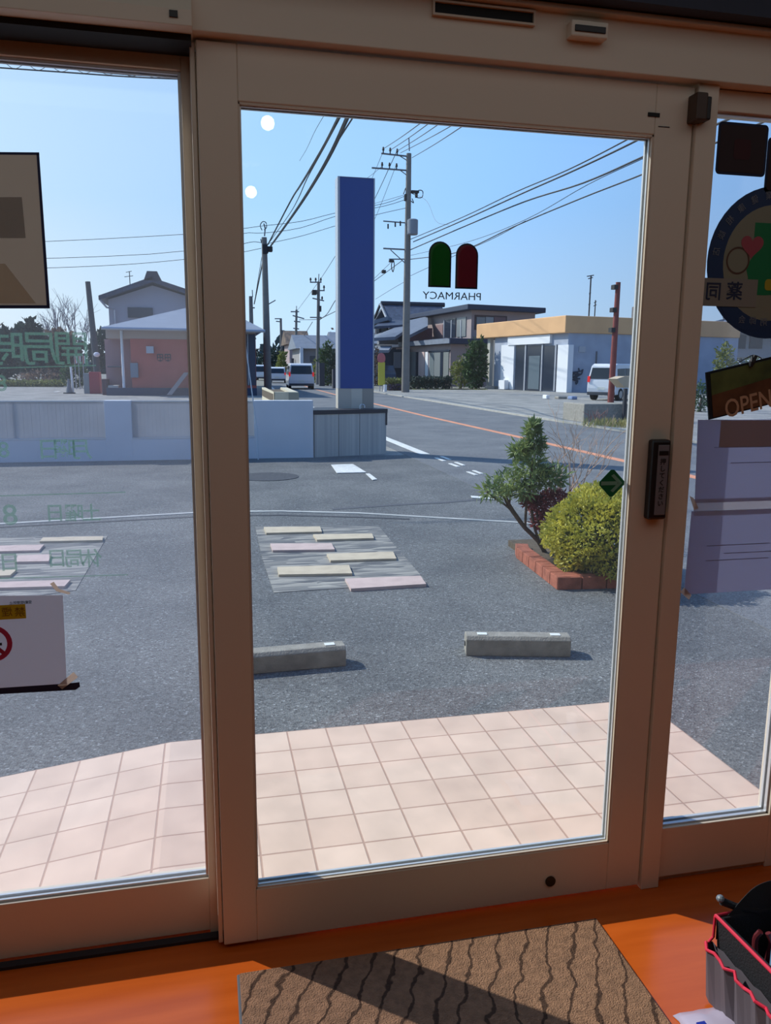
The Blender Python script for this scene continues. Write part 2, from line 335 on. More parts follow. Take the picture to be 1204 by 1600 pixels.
# latch block at the top of the leaf
lt = thing('guide_bracket', (1.08, 1.66, 1.93), 'dark metal bracket at the top right corner of the sliding leaf', 'bracket')
BX('bracket_body', mat('bracket_brown', (70,52,40), .5), lt, 1.052, 1.080, 1.645, 1.682, 1.908, 1.966, .004); BX('bracket_clip', M_dark, lt, 1.080, 1.092, 1.650, 1.690, 1.912, 1.960, .003)
# ------------- right fixed pane (window_2) with post
w2 = thing('window_2', (1.3, 1.70, ZF), 'fixed glass panel in a beige frame right of the door', None, kind='structure')
RX0, RX1 = 1.125, 1.458
BX('post', M_frame, w2, 1.072, RX0-.002, 1.672, 1.80, ZF, 1.994, .002)
f_ = MB(); f_.box(RX0-.002, RX0+.004, 1.69, 1.74, .10, 1.98); f_.box(RX1, RX1+.15, 1.69, 1.74, ZF, 1.99); f_.box(RX0-.002, RX1, 1.69, 1.74, .045, .187); f_.box(RX0-.002, RX1, 1.69, 1.74, 1.945, 1.99)
f_.build('window_frame', M_frame, w2, .002)
BX('sill_block', M_frame2, w2, RX0-.002, 1.6, 1.70, 1.78, ZF, .05)
BX('glass_pane', glass('glass_right', (.88,.90,.93), .022), w2, RX0+.004, RX1, 1.712, 1.716, .187, 1.945)
g_ = MB(); g_.box(RX0+.004, RX1, 1.718, 1.726, .187, .194); g_.box(RX1-.006, RX1, 1.718, 1.726, .19, 1.945); g_.box(RX1-.005, RX1, 1.70, 1.71, .187, 1.945); g_.box(RX0, RX1, 1.70, 1.71, .187, .192); g_.box(RX0+.004, RX1, 1.70, 1.71, 1.941, 1.945)
g_.build('glazing_bead', M_bead, w2)
# ------------- left leaf (window_1)
w1 = thing('window_1', (-.5, 1.76, ZF), 'left glass leaf in a beige frame behind the sliding door', None, kind='structure')
LX0, LX1 = -1.12, -.031
f_ = MB(); yC, yD = 1.74, 1.79
f_.box(LX1, .082, yC, yD+.02, .03, 1.985); f_.box(LX0-.08, LX0, yC, yD, .03, 2.0); f_.box(LX0, LX1, yC, yD, .04, .178); f_.box(LX0, LX1, yC, yD, 1.949, 2.06)
f_.build('leaf_frame', M_frame, w1, .002)
BX('inner_stile', M_frame, w1, -.012, -.002, 1.69, 1.74, .04, 1.985, .002)
BX('glass_pane', glass('glass_left', (.86,.88,.92), .035), w1, LX0, LX1, 1.758, 1.762, .178, 1.949)
g_ = MB()
for yy in (1.748, 1.766): g_.box(LX0, LX1, yy, yy+.006, .178, .184); g_.box(LX0, LX1, yy, yy+.006, 1.943, 1.949); g_.box(LX1-.006, LX1, yy, yy+.006, .184, 1.943)
g_.build('glazing_bead', M_bead, w1)
# track in the floor and threshold
th = struct('trim_4', MB().box(-1.2, -.0, 1.715, 1.735, ZF, ZF+.008).box(-1.2, 1.6, 1.74, 1.80, .0, .029), M_gasket, label='dark floor track along the left leaf')
struct('trim_5', MB().box(-1.2, 1.6, 1.79, 1.88, -.08, .018), M_bead, label='metal threshold outside the door')
# ceiling downlights (their reflections show as two bright discs in the glass)
def globe(px, py, r, label):
    g = at(px, py, 1.70); q = (g-EYE).normalized(); q = Vector((q.x, -q.y, q.z)); p = g+q*((2.30-g.z)/q.z)
    t = thing('globe_lamp', (p.x, p.y, 2.45), label, 'lamp', 'globe lamps')
    MB().tube([(p.x,p.y,2.452),(p.x,p.y,2.44)], .05, 20).build('canopy', M_frame2, t); MB().tube([(p.x,p.y,2.44),(p.x,p.y,p.z+r*.8)], .006, 8).build('rod', M_steel, t)
    MB().ell(p, r, r, r, 20, 14).build('globe', mat('lamp_globe', (255,250,240), .5, emit=22), t, 0, True)
globe(418, 192, .026, 'round globe lamp mirrored as the upper bright disc in the door glass')
globe(392, 300, .030, 'round globe lamp mirrored as the lower bright disc in the door glass')
# ================================================================== SETTING: ground outside
def ground(name, pts, z, mt, label, th=.3):
    o = MB().prism([(x, y, z) for x, y in pts], (0, 0, -th)).build(name, mt); tag(o, label, kind='structure'); return o
ground('ground', [(-260,-60),(260,-60),(260,700),(-260,700)], ZG-.02, mat('far_ground', (128,126,116), .95, var=.15, vscale=.3), 'plain ground beyond the lots')
ground('parking_lot', [(-9,1.88),(3.3,1.88),(3.5,8.3),(3.72,13.2),(-9,13.2)], ZG, M_asph, 'dark asphalt parking lot in front of the shop', .02)
ground('side_lot', [(-60,13.2),(3.70,13.2),(3.6,60),(3.2,75),(-60,75)], ZG, M_yard, 'pale parking lot behind the white wall', .02)
cl = [(6.3,-25),(6.4,2),(6.62,10),(6.7,16),(6.75,24),(6.95,32),(7.2,45),(7.6,56),(8.6,75),(10.4,100),(14,140),(20,190)]
def off(pts, a):
    out = []
    for i, (x, y) in enumerate(pts):
        x0, y0 = pts[max(i-1,0)]; x1, y1 = pts[min(i+1,len(pts)-1)]; dx, dy = x1-x0, y1-y0; l = math.hypot(dx, dy); out.append((x+dy/l*a, y-dx/l*a))
    return out
def ribbon(name, a, b, z, mt, label, pts=cl, th=.006, kind='structure'):
    L_, R_ = off(pts, a), off(pts, b); n = len(pts); o = MB()
    for i in range(n-1):
        o.prism([(*L_[i], z), (*R_[i], z), (*R_[i+1], z), (*L_[i+1], z)], (0,0,-th))
    q = o.build(name, mt); tag(q, label, kind=kind); return q
ribbon('road', -3.35, 3.1, ZG+.004, M_road, 'two lane grey asphalt road running away', th=.02)
ribbon('road_line', -.085, .085, ZG+.009, mat('paint_orange', (218,146,110), .8, var=.12, vscale=5), 'orange centre line of the road')
M_paint = mat('paint_white', (220,220,216), .85, var=.12, vscale=20)
ribbon('road_line', -3.1, -2.92, ZG+.009, M_paint, 'white line along the near road edge', pts=[(6.68,13.2)]+cl[3:])
ribbon('kerb', 3.1, 3.28, ZG+.06, mat('kerb', (172,168,160), .9, var=.1, vscale=4), 'pale concrete kerb of the far lane', pts=cl[1:8], th=.1)
# far yards on the right of the road
R0 = off(cl, 3.28)
ground('yard', [R0[1], (40,R0[1][1]), (60,60), (60,80), R0[7], R0[6], R0[5], R0[4], R0[3], R0[2]], ZG+.015, M_yard, 'pale concrete yard in front of the flat roofed shop', .03)
# porch
po = MB(); YP = 2.845
po.prism([(-.17,1.88,0),(1.76,1.88,0),(1.76,YP,0),(-.17,YP,0)], (0,0,-.12)); tag(po.build('porch', M_tile), 'pale pink tiled porch in front of the door', kind='structure')
po = MB(); po.add([(-.17,1.88,0),(-.17,YP,0),(-.79,YP,-.079),(-.79,1.88,-.079),(-.17,1.88,-.12),(-.17,YP,-.12),(-.79,YP,-.12),(-.79,1.88,-.12)],[(0,1,2,3),(7,6,5,4),(0,4,5,1),(1,5,6,2),(2,6,7,3),(3,7,4,0)])
po.box(-2.4,-.79,1.88,YP,-.12,-.0785)
tag(po.build('porch_ramp', M_tile), 'tiled ramp sloping down to the left of the porch', kind='structure')
# kerb line across the lot
def flat(pts, z, mt, name, th=.006, parent=None): return MB().prism([(p[0], p[1], z) for p in pts], (0,0,-th)).build(name, mt, parent)
def band(pxs, wd, z=ZG+.006):
    P = [gd(*p) for p in pxs]; o = MB()
    for i in range(len(P)-1):
        a, b = P[i], P[i+1]; o.prism([(a.x,a.y,z),(b.x,b.y,z),(b.x,b.y+wd,z),(a.x,a.y+wd,z)], (0,0,-.01))
    return o
tag(band([(-60,824),(0,820),(330,801),(440,800),(560,803),(800,817),(960,830)], .07).build('drain_line', mat('line_conc', (176,176,172), .9, var=.1, vscale=9)), 'thin pale concrete strip across the parking lot', kind='structure')
tag(band([(-60,829),(0,825),(330,807),(440,806),(560,809),(640,812)], .05, ZG+.004).build('drain_line', mat('line_dark', (70,72,78), .9)), 'dark seam beside the pale strip across the lot', kind='structure')
tag(band([(520,797),(620,790),(700,786),(790,778)], .09, ZG+.003).build('asphalt_seam', mat('seam', (84,86,92), .9)), 'dark patched seam in the asphalt near the driveway', kind='structure')
# painted marks of the driveway
def mark(pts, label, nm='road_mark'):
    P = [gd(*p) for p in pts]; o = flat([(p.x, p.y) for p in P], ZG+.012, M_paint, nm, .008); tag(o, label, 'road mark', 'white paint marks in the driveway'); o['kind'] = 'thing'; return o
mark([(517,727),(551,726),(572,739),(526,740)], 'white painted quadrilateral in front of the sign wall')
mark([(571,741),(577,741),(589,750),(582,751)], 'small white paint fleck right of the painted quadrilateral')
for k, (x, y) in enumerate([(678,716),(700,725),(728,738)]):
    mark([(x,y),(x+5,y),(x+19,y+5),(x+13,y+5)], ['first', 'second', 'third'][k]+' white dash from the sign wall toward the shrubs, upper stroke')
    mark([(x+9,y-2),(x+14,y-2),(x+27,y+3),(x+22,y+3)], ['first', 'second', 'third'][k]+' white dash pair beside the road, lower stroke')
mark([(735,776),(778,779),(778,782),(737,779)], 'white worn stroke left of the leaning shrub')
mh = gd(418,745); o = MB().tube([(mh.x,mh.y,ZG-.01),(mh.x,mh.y,ZG+.006)], .42, 28).build('manhole_cover', mat('iron', (66,68,74), .8, var=.2, vscale=20)); origin_to(o, (mh.x,mh.y,ZG)); tag(o, 'round iron manhole cover in the asphalt before the wall', 'manhole cover')
# ================================================================== PORCH SIDE: wheel stops, paving, shrubs
M_refl = mat('reflector_white', (235,235,230), .3)
def wheel_stop(P0, P1, label):
    a, b = Vector(P0), Vector(P1); u = (b-a).normalized(); n = Vector((-u.y, u.x, 0)); L = (b-a).length
    t = thing('wheel_stop', a, label, 'wheel stop', 'concrete wheel stops')
    prof = [(0,0),(.0,.085),(.018,.102),(.092,.102),(.115,.08),(.118,0)]
    MB().prism([a+n*p+Vector((0,0,q)) for p, q in prof], u*L).build('block', mat('stop_conc', (150,145,136), .92, var=.14, vscale=18, bump=.4, bscale=120), t, .004)
    for k in (.06, L-.10):
        o = MB(); q = a+u*k+n*.03+Vector((0,0,.103)); o.prism([q, q+u*.05, q+u*.05+n*.035, q+n*.035], (0,0,.003)); o.build('reflector', M_refl, t)
    for e in (0, L):
        q = a+u*(e-.004)+n*.05+Vector((0,0,.05)); MB().tube([q, q+u*.008], .014, 10).build('socket', M_dark, t)
wheel_stop((.034,3.645,ZG), (.634,3.672,ZG), 'concrete wheel stop partly hidden behind the door stile')
wheel_stop((1.262,3.690,ZG), (1.786,3.566,ZG), 'concrete wheel stop lying clear in the right half of the door glass')
M_slabc = mat('slab_cream', (198,182,158), .85, var=.08, vscale=10, bump=.3); M_slabp = mat('slab_pink', (200,176,168), .85, var=.08, vscale=10, bump=.3)
M_stone = mat('split_stone', (142,139,134), .95, rgb2=(104,104,104), vscale=5, bump=.7, bscale=10)
n_ = M_stone.node_tree.nodes; L_ = M_stone.node_tree.links; mp_ = n_.new('ShaderNodeMapping'); mp_.inputs['Scale'].default_value = (5, 22, 1); L_.new(n_['Texture Coordinate'].outputs['Object'], mp_.inputs['Vector'])
vo_ = n_.new('ShaderNodeTexVoronoi'); vo_.inputs['Scale'].default_value = 1; L_.new(mp_.outputs[0], vo_.inputs['Vector']); sc_ = n_.new('ShaderNodeSeparateColor'); L_.new(vo_.outputs['Color'], sc_.inputs[0])
rs_ = n_.new('ShaderNodeValToRGB'); rs_.color_ramp.elements[0].color = (*lin((92,94,98)), 1); rs_.color_ramp.elements[1].color = (*lin((160,156,148)), 1); L_.new(sc_.outputs[0], rs_.inputs[0]); L_.new(rs_.outputs[0], n_['Principled BSDF'].inputs['Base Color'])
bp_ = [q for q in n_ if q.type == 'BUMP'][0]; L_.new(vo_.outputs['Distance'], bp_.inputs['Height']); bp_.invert = True; bp_.inputs['Distance'].default_value = .02
def slabs(area, items, where):
    P = [gd(*p, ZG+.004) for p in area]; tag(flat([(p.x,p.y) for p in P], ZG+.0035, M_stone, 'stone_paving', .02), 'rough split stone strips '+where, kind='structure')
    for px, m, lab in items:
        P = [gd(*p, ZG+.02) for p in px]; o = flat([(p.x,p.y) for p in P], ZG+.022, m, 'paving_slab', .03); origin_to(o, (P[0].x,P[0].y,ZG)); tag(o, lab, 'paving slab', 'flat slabs '+where)
s3 = lambda L: [(380+u/3.7625, 700+v/3.7625) for u, v in L]
slabs(s3([(70,462),(790,452),(880,560),(1080,790),(180,850),(110,640)]), [
 (s3([(120,465),(450,462),(462,492),(135,500)]), M_slabc, 'cream slab farthest from the door, left column'),
 (s3([(410,508),(755,503),(768,530),(432,540)]), M_slabc, 'cream slab farthest from the door, right column'),
 (s3([(158,562),(518,560),(538,597),(172,602)]), M_slabp, 'pinkish slab in the middle of the left column'),
 (s3([(490,622),(880,610),(900,650),(512,662)]), M_slabc, 'cream slab in the middle of the right column'),
 (s3([(200,700),(620,688),(640,738),(208,745)]), M_slabc, 'cream slab with a dark speck, nearest of the left column'),
 (s3([(597,768),(1040,752),(1075,800),(632,828)]), M_slabp, 'pink slab nearest the door, right column')], 'in the lot before the wheel stops')
slabs([(-60,842),(60,838),(168,837),(118,922),(60,930),(-60,940)], [
 ([(62,846),(67,840),(161,838),(160,844)], M_slabc, 'thin cream slab, farthest of the left glass group'),
 ([(-50,854),(69,851),(61,860),(-50,863)], M_slabp, 'pink slab second from the back in the left glass'),
 ([(28,868),(80,866),(76,877),(24,878)], M_slabp, 'short pinkish slab behind the green writing in the left glass'),
 ([(-50,893),(26,890),(16,899),(-50,902)], M_slabc, 'cream slab cut by the photo edge above the nearest one in the left glass'),
 ([(-50,911),(110,906),(101,916),(-50,920)], M_slabp, 'long pale slab nearest the door in the left glass')], 'seen through the left glass panel')
# brick planter
bd = thing('brick_planter', (2.37,5.75,ZG), 'low reddish brick edging around the shrub bed', 'planter')
M_brick = mat('brick_red', (158,92,72), .9, var=.2, vscale=14, bump=.4)
p0, p1, p2 = gd(806,872), gd(870,922), gd(985,919)
def row(o, a, b, h=.085, th=.10, n=4):
    a = Vector((a.x,a.y,ZG)); b = Vector((b.x,b.y,ZG)); u = (b-a); L = u.length; u.normalize(); nn = Vector((-u.y,u.x,0))
    for i in range(n):
        q0 = a+u*(L*i/n+.004); q1 = a+u*(L*(i+1)/n-.004); o.prism([q0, q1, q1+nn*th, q0+nn*th], (0,0,h))
o = MB(); o.box(p1.x+.012, p1.x+.20, p1.y+.01, p1.y+.13, ZG, ZG+.0865); row(o, p0, p1, n=6); row(o, p1, p2, n=3); p3 = Vector((p2.x+.25, p2.y+.02, ZG)); row(o, p2, p3, n=1); row(o, p3, Vector((p3.x+.12, p3.y+1.2, ZG)), n=6); p4 = Vector((p0.x+.05, p0.y+.15, ZG)); row(o, p4, p0, n=1)
o.build('brick_row', M_brick, bd, .003)
o = MB(); o.prism([(p0.x+.07,p0.y,ZG+.05),(p1.x+.09,p1.y+.06,ZG+.05),(p2.x+.2,p2.y+.05,ZG+.05),(p2.x+.3,6.1,ZG+.05),(p0.x+.1,6.1,ZG+.05)], (0,0,-.06)); o.build('soil', mat('soil', (92,80,66), .95, var=.25, vscale=20, bump=.6), bd)
def foliage(n, c, r, size, wd=.5, seed=1, shell=.55, low=-1.0, squash=None):
    R = random.Random(seed); o = MB()
    for _ in range(n):
        d = Vector((R.gauss(0,1), R.gauss(0,1), R.gauss(0,1))).normalized()
        if d.z < low: d.z = -d.z
        k = shell+(1-shell)*R.random()**.6; lump = 1+.12*math.sin(d.x*7+seed)*math.cos(d.y*6+d.z*5)
        p = Vector((c[0]+d.x*r[0]*k*lump, c[1]+d.y*r[1]*k*lump, c[2]+d.z*r[2]*k*lump))
        dv = (d*1.0+Vector((R.gauss(0,.7), R.gauss(0,.7), R.gauss(0,.7)+.3))).normalized()
        o.leaf(p, size*R.uniform(.6,1.3), wd, dv, R)
    return o
# yellow-green box shrub
sb = thing('yellow_shrub', (2.80,5.35,ZG), 'rounded yellow green shrub in the brick bed', 'shrub')
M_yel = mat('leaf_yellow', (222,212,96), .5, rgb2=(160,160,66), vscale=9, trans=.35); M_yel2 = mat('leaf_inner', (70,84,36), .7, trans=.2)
YC = Vector((at(857,835,5.0).x+.47, 5.0, at(915,768,5.0).z-.31))
foliage(14000, YC, (.46,.48,.32), .032, .55, 3, .72, -.75).build('foliage', M_yel, sb)
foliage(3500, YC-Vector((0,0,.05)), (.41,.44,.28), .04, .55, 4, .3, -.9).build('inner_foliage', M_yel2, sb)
o = MB(); R = random.Random(5)
for k in range(14):
    a = R.uniform(0,6.28); o.tube([(YC.x+.03*math.cos(a),5.42+.03*math.sin(a),ZG+.02),(YC.x+.2*math.cos(a),5.42+.2*math.sin(a),.08),(YC.x+.30*math.cos(a),5.42+.34*math.sin(a),.3)], [.012,.008,.004], 5)
o.build('stem', mat('bark', (96,80,66), .9, var=.2, vscale=12), sb)
# leaning shrub with green and red leaves
M_bark = MATS['bark']
tr = thing('leaning_shrub', (2.42,5.62,ZG), 'leaning shrub with green bamboo like leaves above red leaves', 'shrub')
YT = 5.65
T = lambda px, py, Y=YT: at(px, py, Y)
o = MB()
base = T(856,872,5.62)
for L, rr in [([(856,872),(840,845),(820,825),(805,805),(795,790),(788,775)], .022), ([(850,866),(838,835),(832,812),(830,790)], .014), ([(805,805),(790,790),(772,778),(760,768)], .010),
              ([(820,825),(822,790),(828,755),(832,715)], .013), ([(852,868),(845,840),(842,820),(838,800)], .012), ([(828,755),(850,735),(866,728)], .008), ([(795,790),(800,760),(806,735)], .009)]:
    o.tube(smooth_path([T(x,y,YT-.03+.004*i) for i,(x,y) in enumerate(L)], 14), rr*.8, 7)
o.build('stem', M_bark, tr)
M_gr = mat('leaf_green', (164,178,108), .45, rgb2=(84,110,66), vscale=7, trans=.3); M_rd = mat('leaf_red', (176,84,82), .5, rgb2=(104,48,56), vscale=9, trans=.3)
def blob(pxs, n, size, wd, seed):
    out = MB()
    for i, (px, py, rpx, ypx) in enumerate(pxs):
        c = T(px, py); k = YT*1.02/F_PX
        q = foliage(n, c, (rpx*k, rpx*k*.9, ypx*k), size, wd, seed+i, .15); out.add(q.v, q.f)
    return out
blob([(830,712,20,22),(826,735,34,16),(795,752,36,15),(850,748,36,15),(772,768,26,11),(815,766,28,10),(862,742,26,16),(836,692,14,16),(832,672,9,12),(812,704,14,12)], 240, .07, .22, 20).build('green_foliage', M_gr, tr)
blob([(845,790,26,20),(868,778,24,14),(848,815,20,16),(830,782,16,12)], 330, .042, .42, 40).build('red_foliage', M_rd, tr)
# bare pale twigs
tw = thing('bare_shrub', tuple(gd(905,850)), 'bare shrub of thin pale twigs behind the yellow shrub', 'shrub')
o = MB(); R = random.Random(11); M_twig = mat('twig_pale', (196,164,142), .8)
def twig(o, p, d, L, r, depth):
    q = p+d*L; mid = p+d*L*.5+Vector((R.gauss(0,.02), R.gauss(0,.02), 0)); o.tube([p, mid, q], [r, r*.8, r*.6], 4, False)
    if depth:
        for _ in range(3 if depth > 1 else 2):
            nd = (d+Vector((R.gauss(0,.38), R.gauss(0,.38), R.gauss(0,.22)))).normalized(); twig(o, p+d*L*R.uniform(.45,1), nd, L*R.uniform(.55,.8), r*.6, depth-1)
bp = gd(906,862); bp.y += .25
for dx, L in ((-.10,.50),(.04,.56),(.14,.5),(-.22,.36),(.0,.44)): twig(o, Vector((bp.x+dx*.4, bp.y, ZG+.04)), Vector((dx, 0, 1)).normalized(), L, .008, 3)
o.build('twig', M_twig, tw)
# ================================================================== WHITE WALL, SIGN
M_panel = mat('panel_frosted', (204,204,206), .5, trans=.42, var=.03, vscale=3)
M_edge = mat('alu', (215,218,222), .35, metal=.4)
wl = thing('boundary_wall', (-2,13.1,ZG), 'low white wall with piers and frosted panels across the lot', 'wall')
YW = 13.02; zl = at(150,685,YW).z; zt = at(180,626,YW).z
o = MB(); o.box(-7, 1.70, YW, YW+.2, ZG-.1, zl-.012); xa, xb = at(163,650,YW).x, at(205,650,YW).x; xc, xd = at(397,650,YW).x, 1.70
o.box(xa, xb, YW-.002, YW+.21, ZG-.1, zt); o.box(xc, xd, YW-.002, YW+.21, ZG-.1, zt); o.box(-7.0, -5.6, YW-.002, YW+.21, ZG-.1, zt)
o.build('masonry', M_white, wl, .006)
for a, b in ((-5.6, xa), (xb, xc)):
    BX('coping', M_edge, wl, a, b, YW-.006, YW+.206, zl-.012, zl)
    o = MB(); n = int((b-a)/.06)
    for i in range(n): x = a+(b-a)*i/n; o.box(x, x+(b-a)/n-.0005, YW+.13+(.0015 if i%2 else 0), YW+.136+(.0015 if i%2 else 0), zl, zt-.02)
    o.build('fence_panel', M_panel, wl)
    BX('top_rail', M_edge, wl, a, b, YW+.115, YW+.16, zt-.024, zt-.004)
    for k in range(1, 3 if b-a > 2 else 2):
        x = a+(b-a)*k/(3 if b-a > 2 else 2); BX('fence_post', mat('rail_grey', (140,144,150), .5, metal=.2), wl, x-.02, x+.02, YW+.145, YW+.175, zl, zt-.02)
# sign wall
swl = thing('sign_wall', (2.3,13.3,ZG), 'striped grey beige wall with dark coping under the blue sign', 'wall')
A_ = Vector((1.705,13.02,0)); B_ = onp(603,700,(1.705,13.02),(.95,.30)); u_ = ((B_-A_).x, (B_-A_).y); l_ = math.hypot(*u_); u_ = (u_[0]/l_, u_[1]/l_)
M_str = mat('stone_striped', (204,200,192), .8, rgb2=(178,176,172), vscale=1.0)
n_ = M_str.node_tree.nodes; mp_ = n_.new('ShaderNodeMapping'); mp_.inputs['Scale'].default_value = (14, 1, .15); M_str.node_tree.links.new(n_['Texture Coordinate'].outputs['Object'], mp_.inputs['Vector'])
for q in [x for x in n_ if x.type == 'TEX_NOISE']: M_str.node_tree.links.new(mp_.outputs[0], q.inputs['Vector'])
zs = .70
MB().fbox(A_, u_, 0, l_, -.85, 0, ZG-.1, zs-.07).build('wall_body', M_str, swl, .004)
MB().fbox(A_, u_, -.0, l_+.02, -.87, .012, zs-.07, zs).build('coping', mat('coping_dark', (44,46,56), .6), swl, .004)
MB().fbox(A_, u_, l_-.02, l_+.014, -.2, .008, zs-.28, zs-.07).build('edge_trim', MATS['coping_dark'], swl)
o = MB(); o.fbox(A_, u_, .002, .012, -.001, .004, ZG, zs-.07); o.fbox(A_, u_, l_*.33, l_*.33+.008, -.001, .003, ZG, zs-.07); o.fbox(A_, u_, l_*.62, l_*.62+.006, -.001, .003, ZG, zs-.07); o.build('joint', mat('joint', (96,94,92), .9), swl)
# pylon
YP_ = 13.62; pl = thing('pylon_sign', (2.5,YP_,zs), 'tall dark blue pylon sign with silver edges', 'sign')
x0, x1 = at(527.5,440,YP_).x, at(584.5,440,YP_).x; zb = at(555,607,YP_).z; zt_ = at(555,277,YP_).z
M_blue = mat('sign_blue', (12,66,142), .5, var=.03, vscale=.8); M_silver = mat('sign_silver', (176,180,190), .4, metal=.3)
BX('sign_face', M_blue, pl, x0+.035, x1-.02, YP_-.004, YP_+.02, zb, zt_-.006)
o = MB(); o.box(x0, x0+.035, YP_-.015, YP_+.26, zb, zt_); o.box(x1-.02, x1, YP_-.015, YP_+.26, zb, zt_); o.box(x0+.035, x1-.02, YP_-.015, YP_+.26, zt_-.006, zt_); o.build('edge_frame', M_silver, pl)
BX('back_face', M_blue, pl, x0+.035, x1-.02, YP_+.23, YP_+.25, zb, zt_-.006)
wd_ = x1-x0
for a, b, n in ((0,.36,'left'), (.365,.68,'middle'), (.685,1,'right')): BX('skirt_panel', mat('skirt_'+n, {'left':(186,178,166),'middle':(204,196,182),'right':(160,152,142)}[n], .6, metal=.0), pl, x0+wd_*a, x0+wd_*b, YP_+.0, YP_+.25, zs-.005, zb)
q = at(565,633,13.45); tp = thing('bent_pipe', (q.x,13.45,zs), 'small bent metal pipe on top of the sign wall', 'pipe')
MB().tube(smooth_path([(q.x-.03,13.45,zs),(q.x-.03,13.45,zs+.05),(q.x,13.45,zs+.075),(q.x+.045,13.45,zs+.06),(q.x+.05,13.45,zs+.02)], 14), .011, 8).build('pipe_body', M_edge, tp)
q0, q1 = at(383,535,12.85), at(401,668,12.85); o = MB().tube([q1+Vector((.02,0,-.74-ZG*0)), q1, q0], .011, 6).build('leaning_rod', mat('rod_pale', (196,204,214), .4)); tag(o, 'thin pale rod leaning against the white wall pier', 'rod')
# cream planter wall
cpw = thing('cream_planter', (2.3,22,ZG), 'low cream block planter filled with soil beyond the white wall', 'planter')
a, b, c = at(428.7,612.5,20), at(466,613.2,20), at(409,605,25)
M_cream = mat('cream_block', (206,196,172), .9, var=.06, vscale=4, bump=.2)
o = MB(); zc = a.z; o.prism([(a.x,20,ZG),(b.x,20,ZG),(b.x,20.2,ZG),(a.x,20.2,ZG)], (0,0,zc-ZG)); o.prism([(a.x,20,ZG),(a.x,20.3,ZG),(c.x+.1,25,ZG),(c.x,25,ZG)], (0,0,zc-ZG)); o.prism([(b.x-.2,20.2,ZG),(b.x,20.2,ZG),(b.x+.2,25,ZG),(b.x,25,ZG)], (0,0,zc-ZG)); o.build('block_wall', M_cream, cpw)
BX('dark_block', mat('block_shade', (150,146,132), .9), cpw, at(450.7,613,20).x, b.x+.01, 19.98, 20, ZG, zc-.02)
MB().prism([(a.x,20.15,zc-.06),(b.x,20.15,zc-.06),(b.x+.1,25,zc-.06),(c.x,25,zc-.06)], (0,0,-.2)).build('soil', MATS['soil'], cpw)
# ================================================================== POLES AND CABLES
def pole(px, pbase, ptop, Y, rb, rt, label, name='utility_pole', m=M_pole, pxt=None):
    b = at(px, pbase, Y); b.z = ZG; t = at(pxt or px, ptop, Y)
    if pxt is None: t.x = b.x
    th = thing(name, b, label, 'utility pole')
    MB().tube([b, b.lerp(t,.5), t], [rb, (rb+rt)/2, rt], 14).build('shaft', m, th, smooth=False)
    return th, b, t
def arm(th, pA, pB, Y, r=.05, Y2=None):
    a, b = at(*pA, Y), at(*pB, Y2 or Y); MB().tube([a, b], r, 6).build('crossarm', M_steel, th); return a, b
def insul(th, px, py, Y, h=.35, r=.08):
    p = at(px, py, Y); MB().tube([p, p+Vector((0,0,h*.4)), p+Vector((0,0,h*.5)), p+Vector((0,0,h))], [r*.5, r*.5, r, r*.6], 8).build('insulator', M_wire, th)
YM = 50.0
pm, pmb, pmt = pole(633, 613, 240, YM, .26, .155, 'tall concrete utility pole with transformer right of the blue sign', pxt=638.5)
Tm = lambda x, y: at(x, y, YM)
c5 = lambda u, v: (570+u/6.669, 200+v/6.669)
MB().tube([Tm(*c5(462,240)), Tm(*c5(457,100))], .035, 6).build('top_rod', M_steel, pm)
arm(pm, c5(170,265), c5(460,297), YM); arm(pm, c5(70,415), c5(450,443), YM); arm(pm, c5(190,970), c5(440,990), YM, .04); arm(pm, c5(190,1255), c5(440,1268), YM, .05); arm(pm, c5(250,1367), c5(470,1367), YM, .04)
for a, b in (((360,290),(455,350)),((365,440),(445,500)),((265,1270),(430,1420))): MB().tube([Tm(*c5(*a)), Tm(*c5(*b))], .03, 5).build('brace', M_steel, pm)
for u, v in ((190,262),(262,270),(335,280),(178,420),(255,425),(328,432)): insul(pm, *c5(u, v), YM)
for u, v in ((315,1030),(368,1020),(240,1050)): MB().tube([Tm(*c5(u,v)), Tm(*c5(u,v-50))], .05, 6).build('hanging_insulator', M_wire, pm)
a, b = Tm(*c5(478,965)), Tm(*c5(470,1125)); MB().tube([Vector((a.x+.0,YM-.45,b.z)), Vector((a.x,YM-.45,b.z+.04)), Vector((a.x,YM-.45,a.z-.05)), Vector((a.x,YM-.45,a.z))], [.30,.33,.33,.26], 18).build('transformer', mat('transf', (134,140,150), .5), pm)
o = MB()
for L in ([(400,690),(430,620),(455,680),(410,730),(440,760)], [(470,670),(520,690),(560,650),(600,660),(595,720),(545,725),(520,700)], [(490,735),(505,780),(480,760)], [(285,1380),(275,1440),(290,1500),(305,1440),(300,1380)]):
    MB().tube(smooth_path([Tm(*c5(*p)) for p in L], 20), .03, 5).build('jumper_cable', M_wire, pm)
pass
for u0, u1, v0, v1 in ((480,560,650,680),(525,545,680,725),(410,440,690,760),(250,300,1375,1400),(175,215,1480,1515)):
    a, b = Tm(*c5(u0, v0)), Tm(*c5(u1, v1)); BX('switch_box', M_wire, pm, min(a.x,b.x), max(a.x,b.x), YM-.12, YM+.12, min(a.z,b.z), max(a.z,b.z), .02)
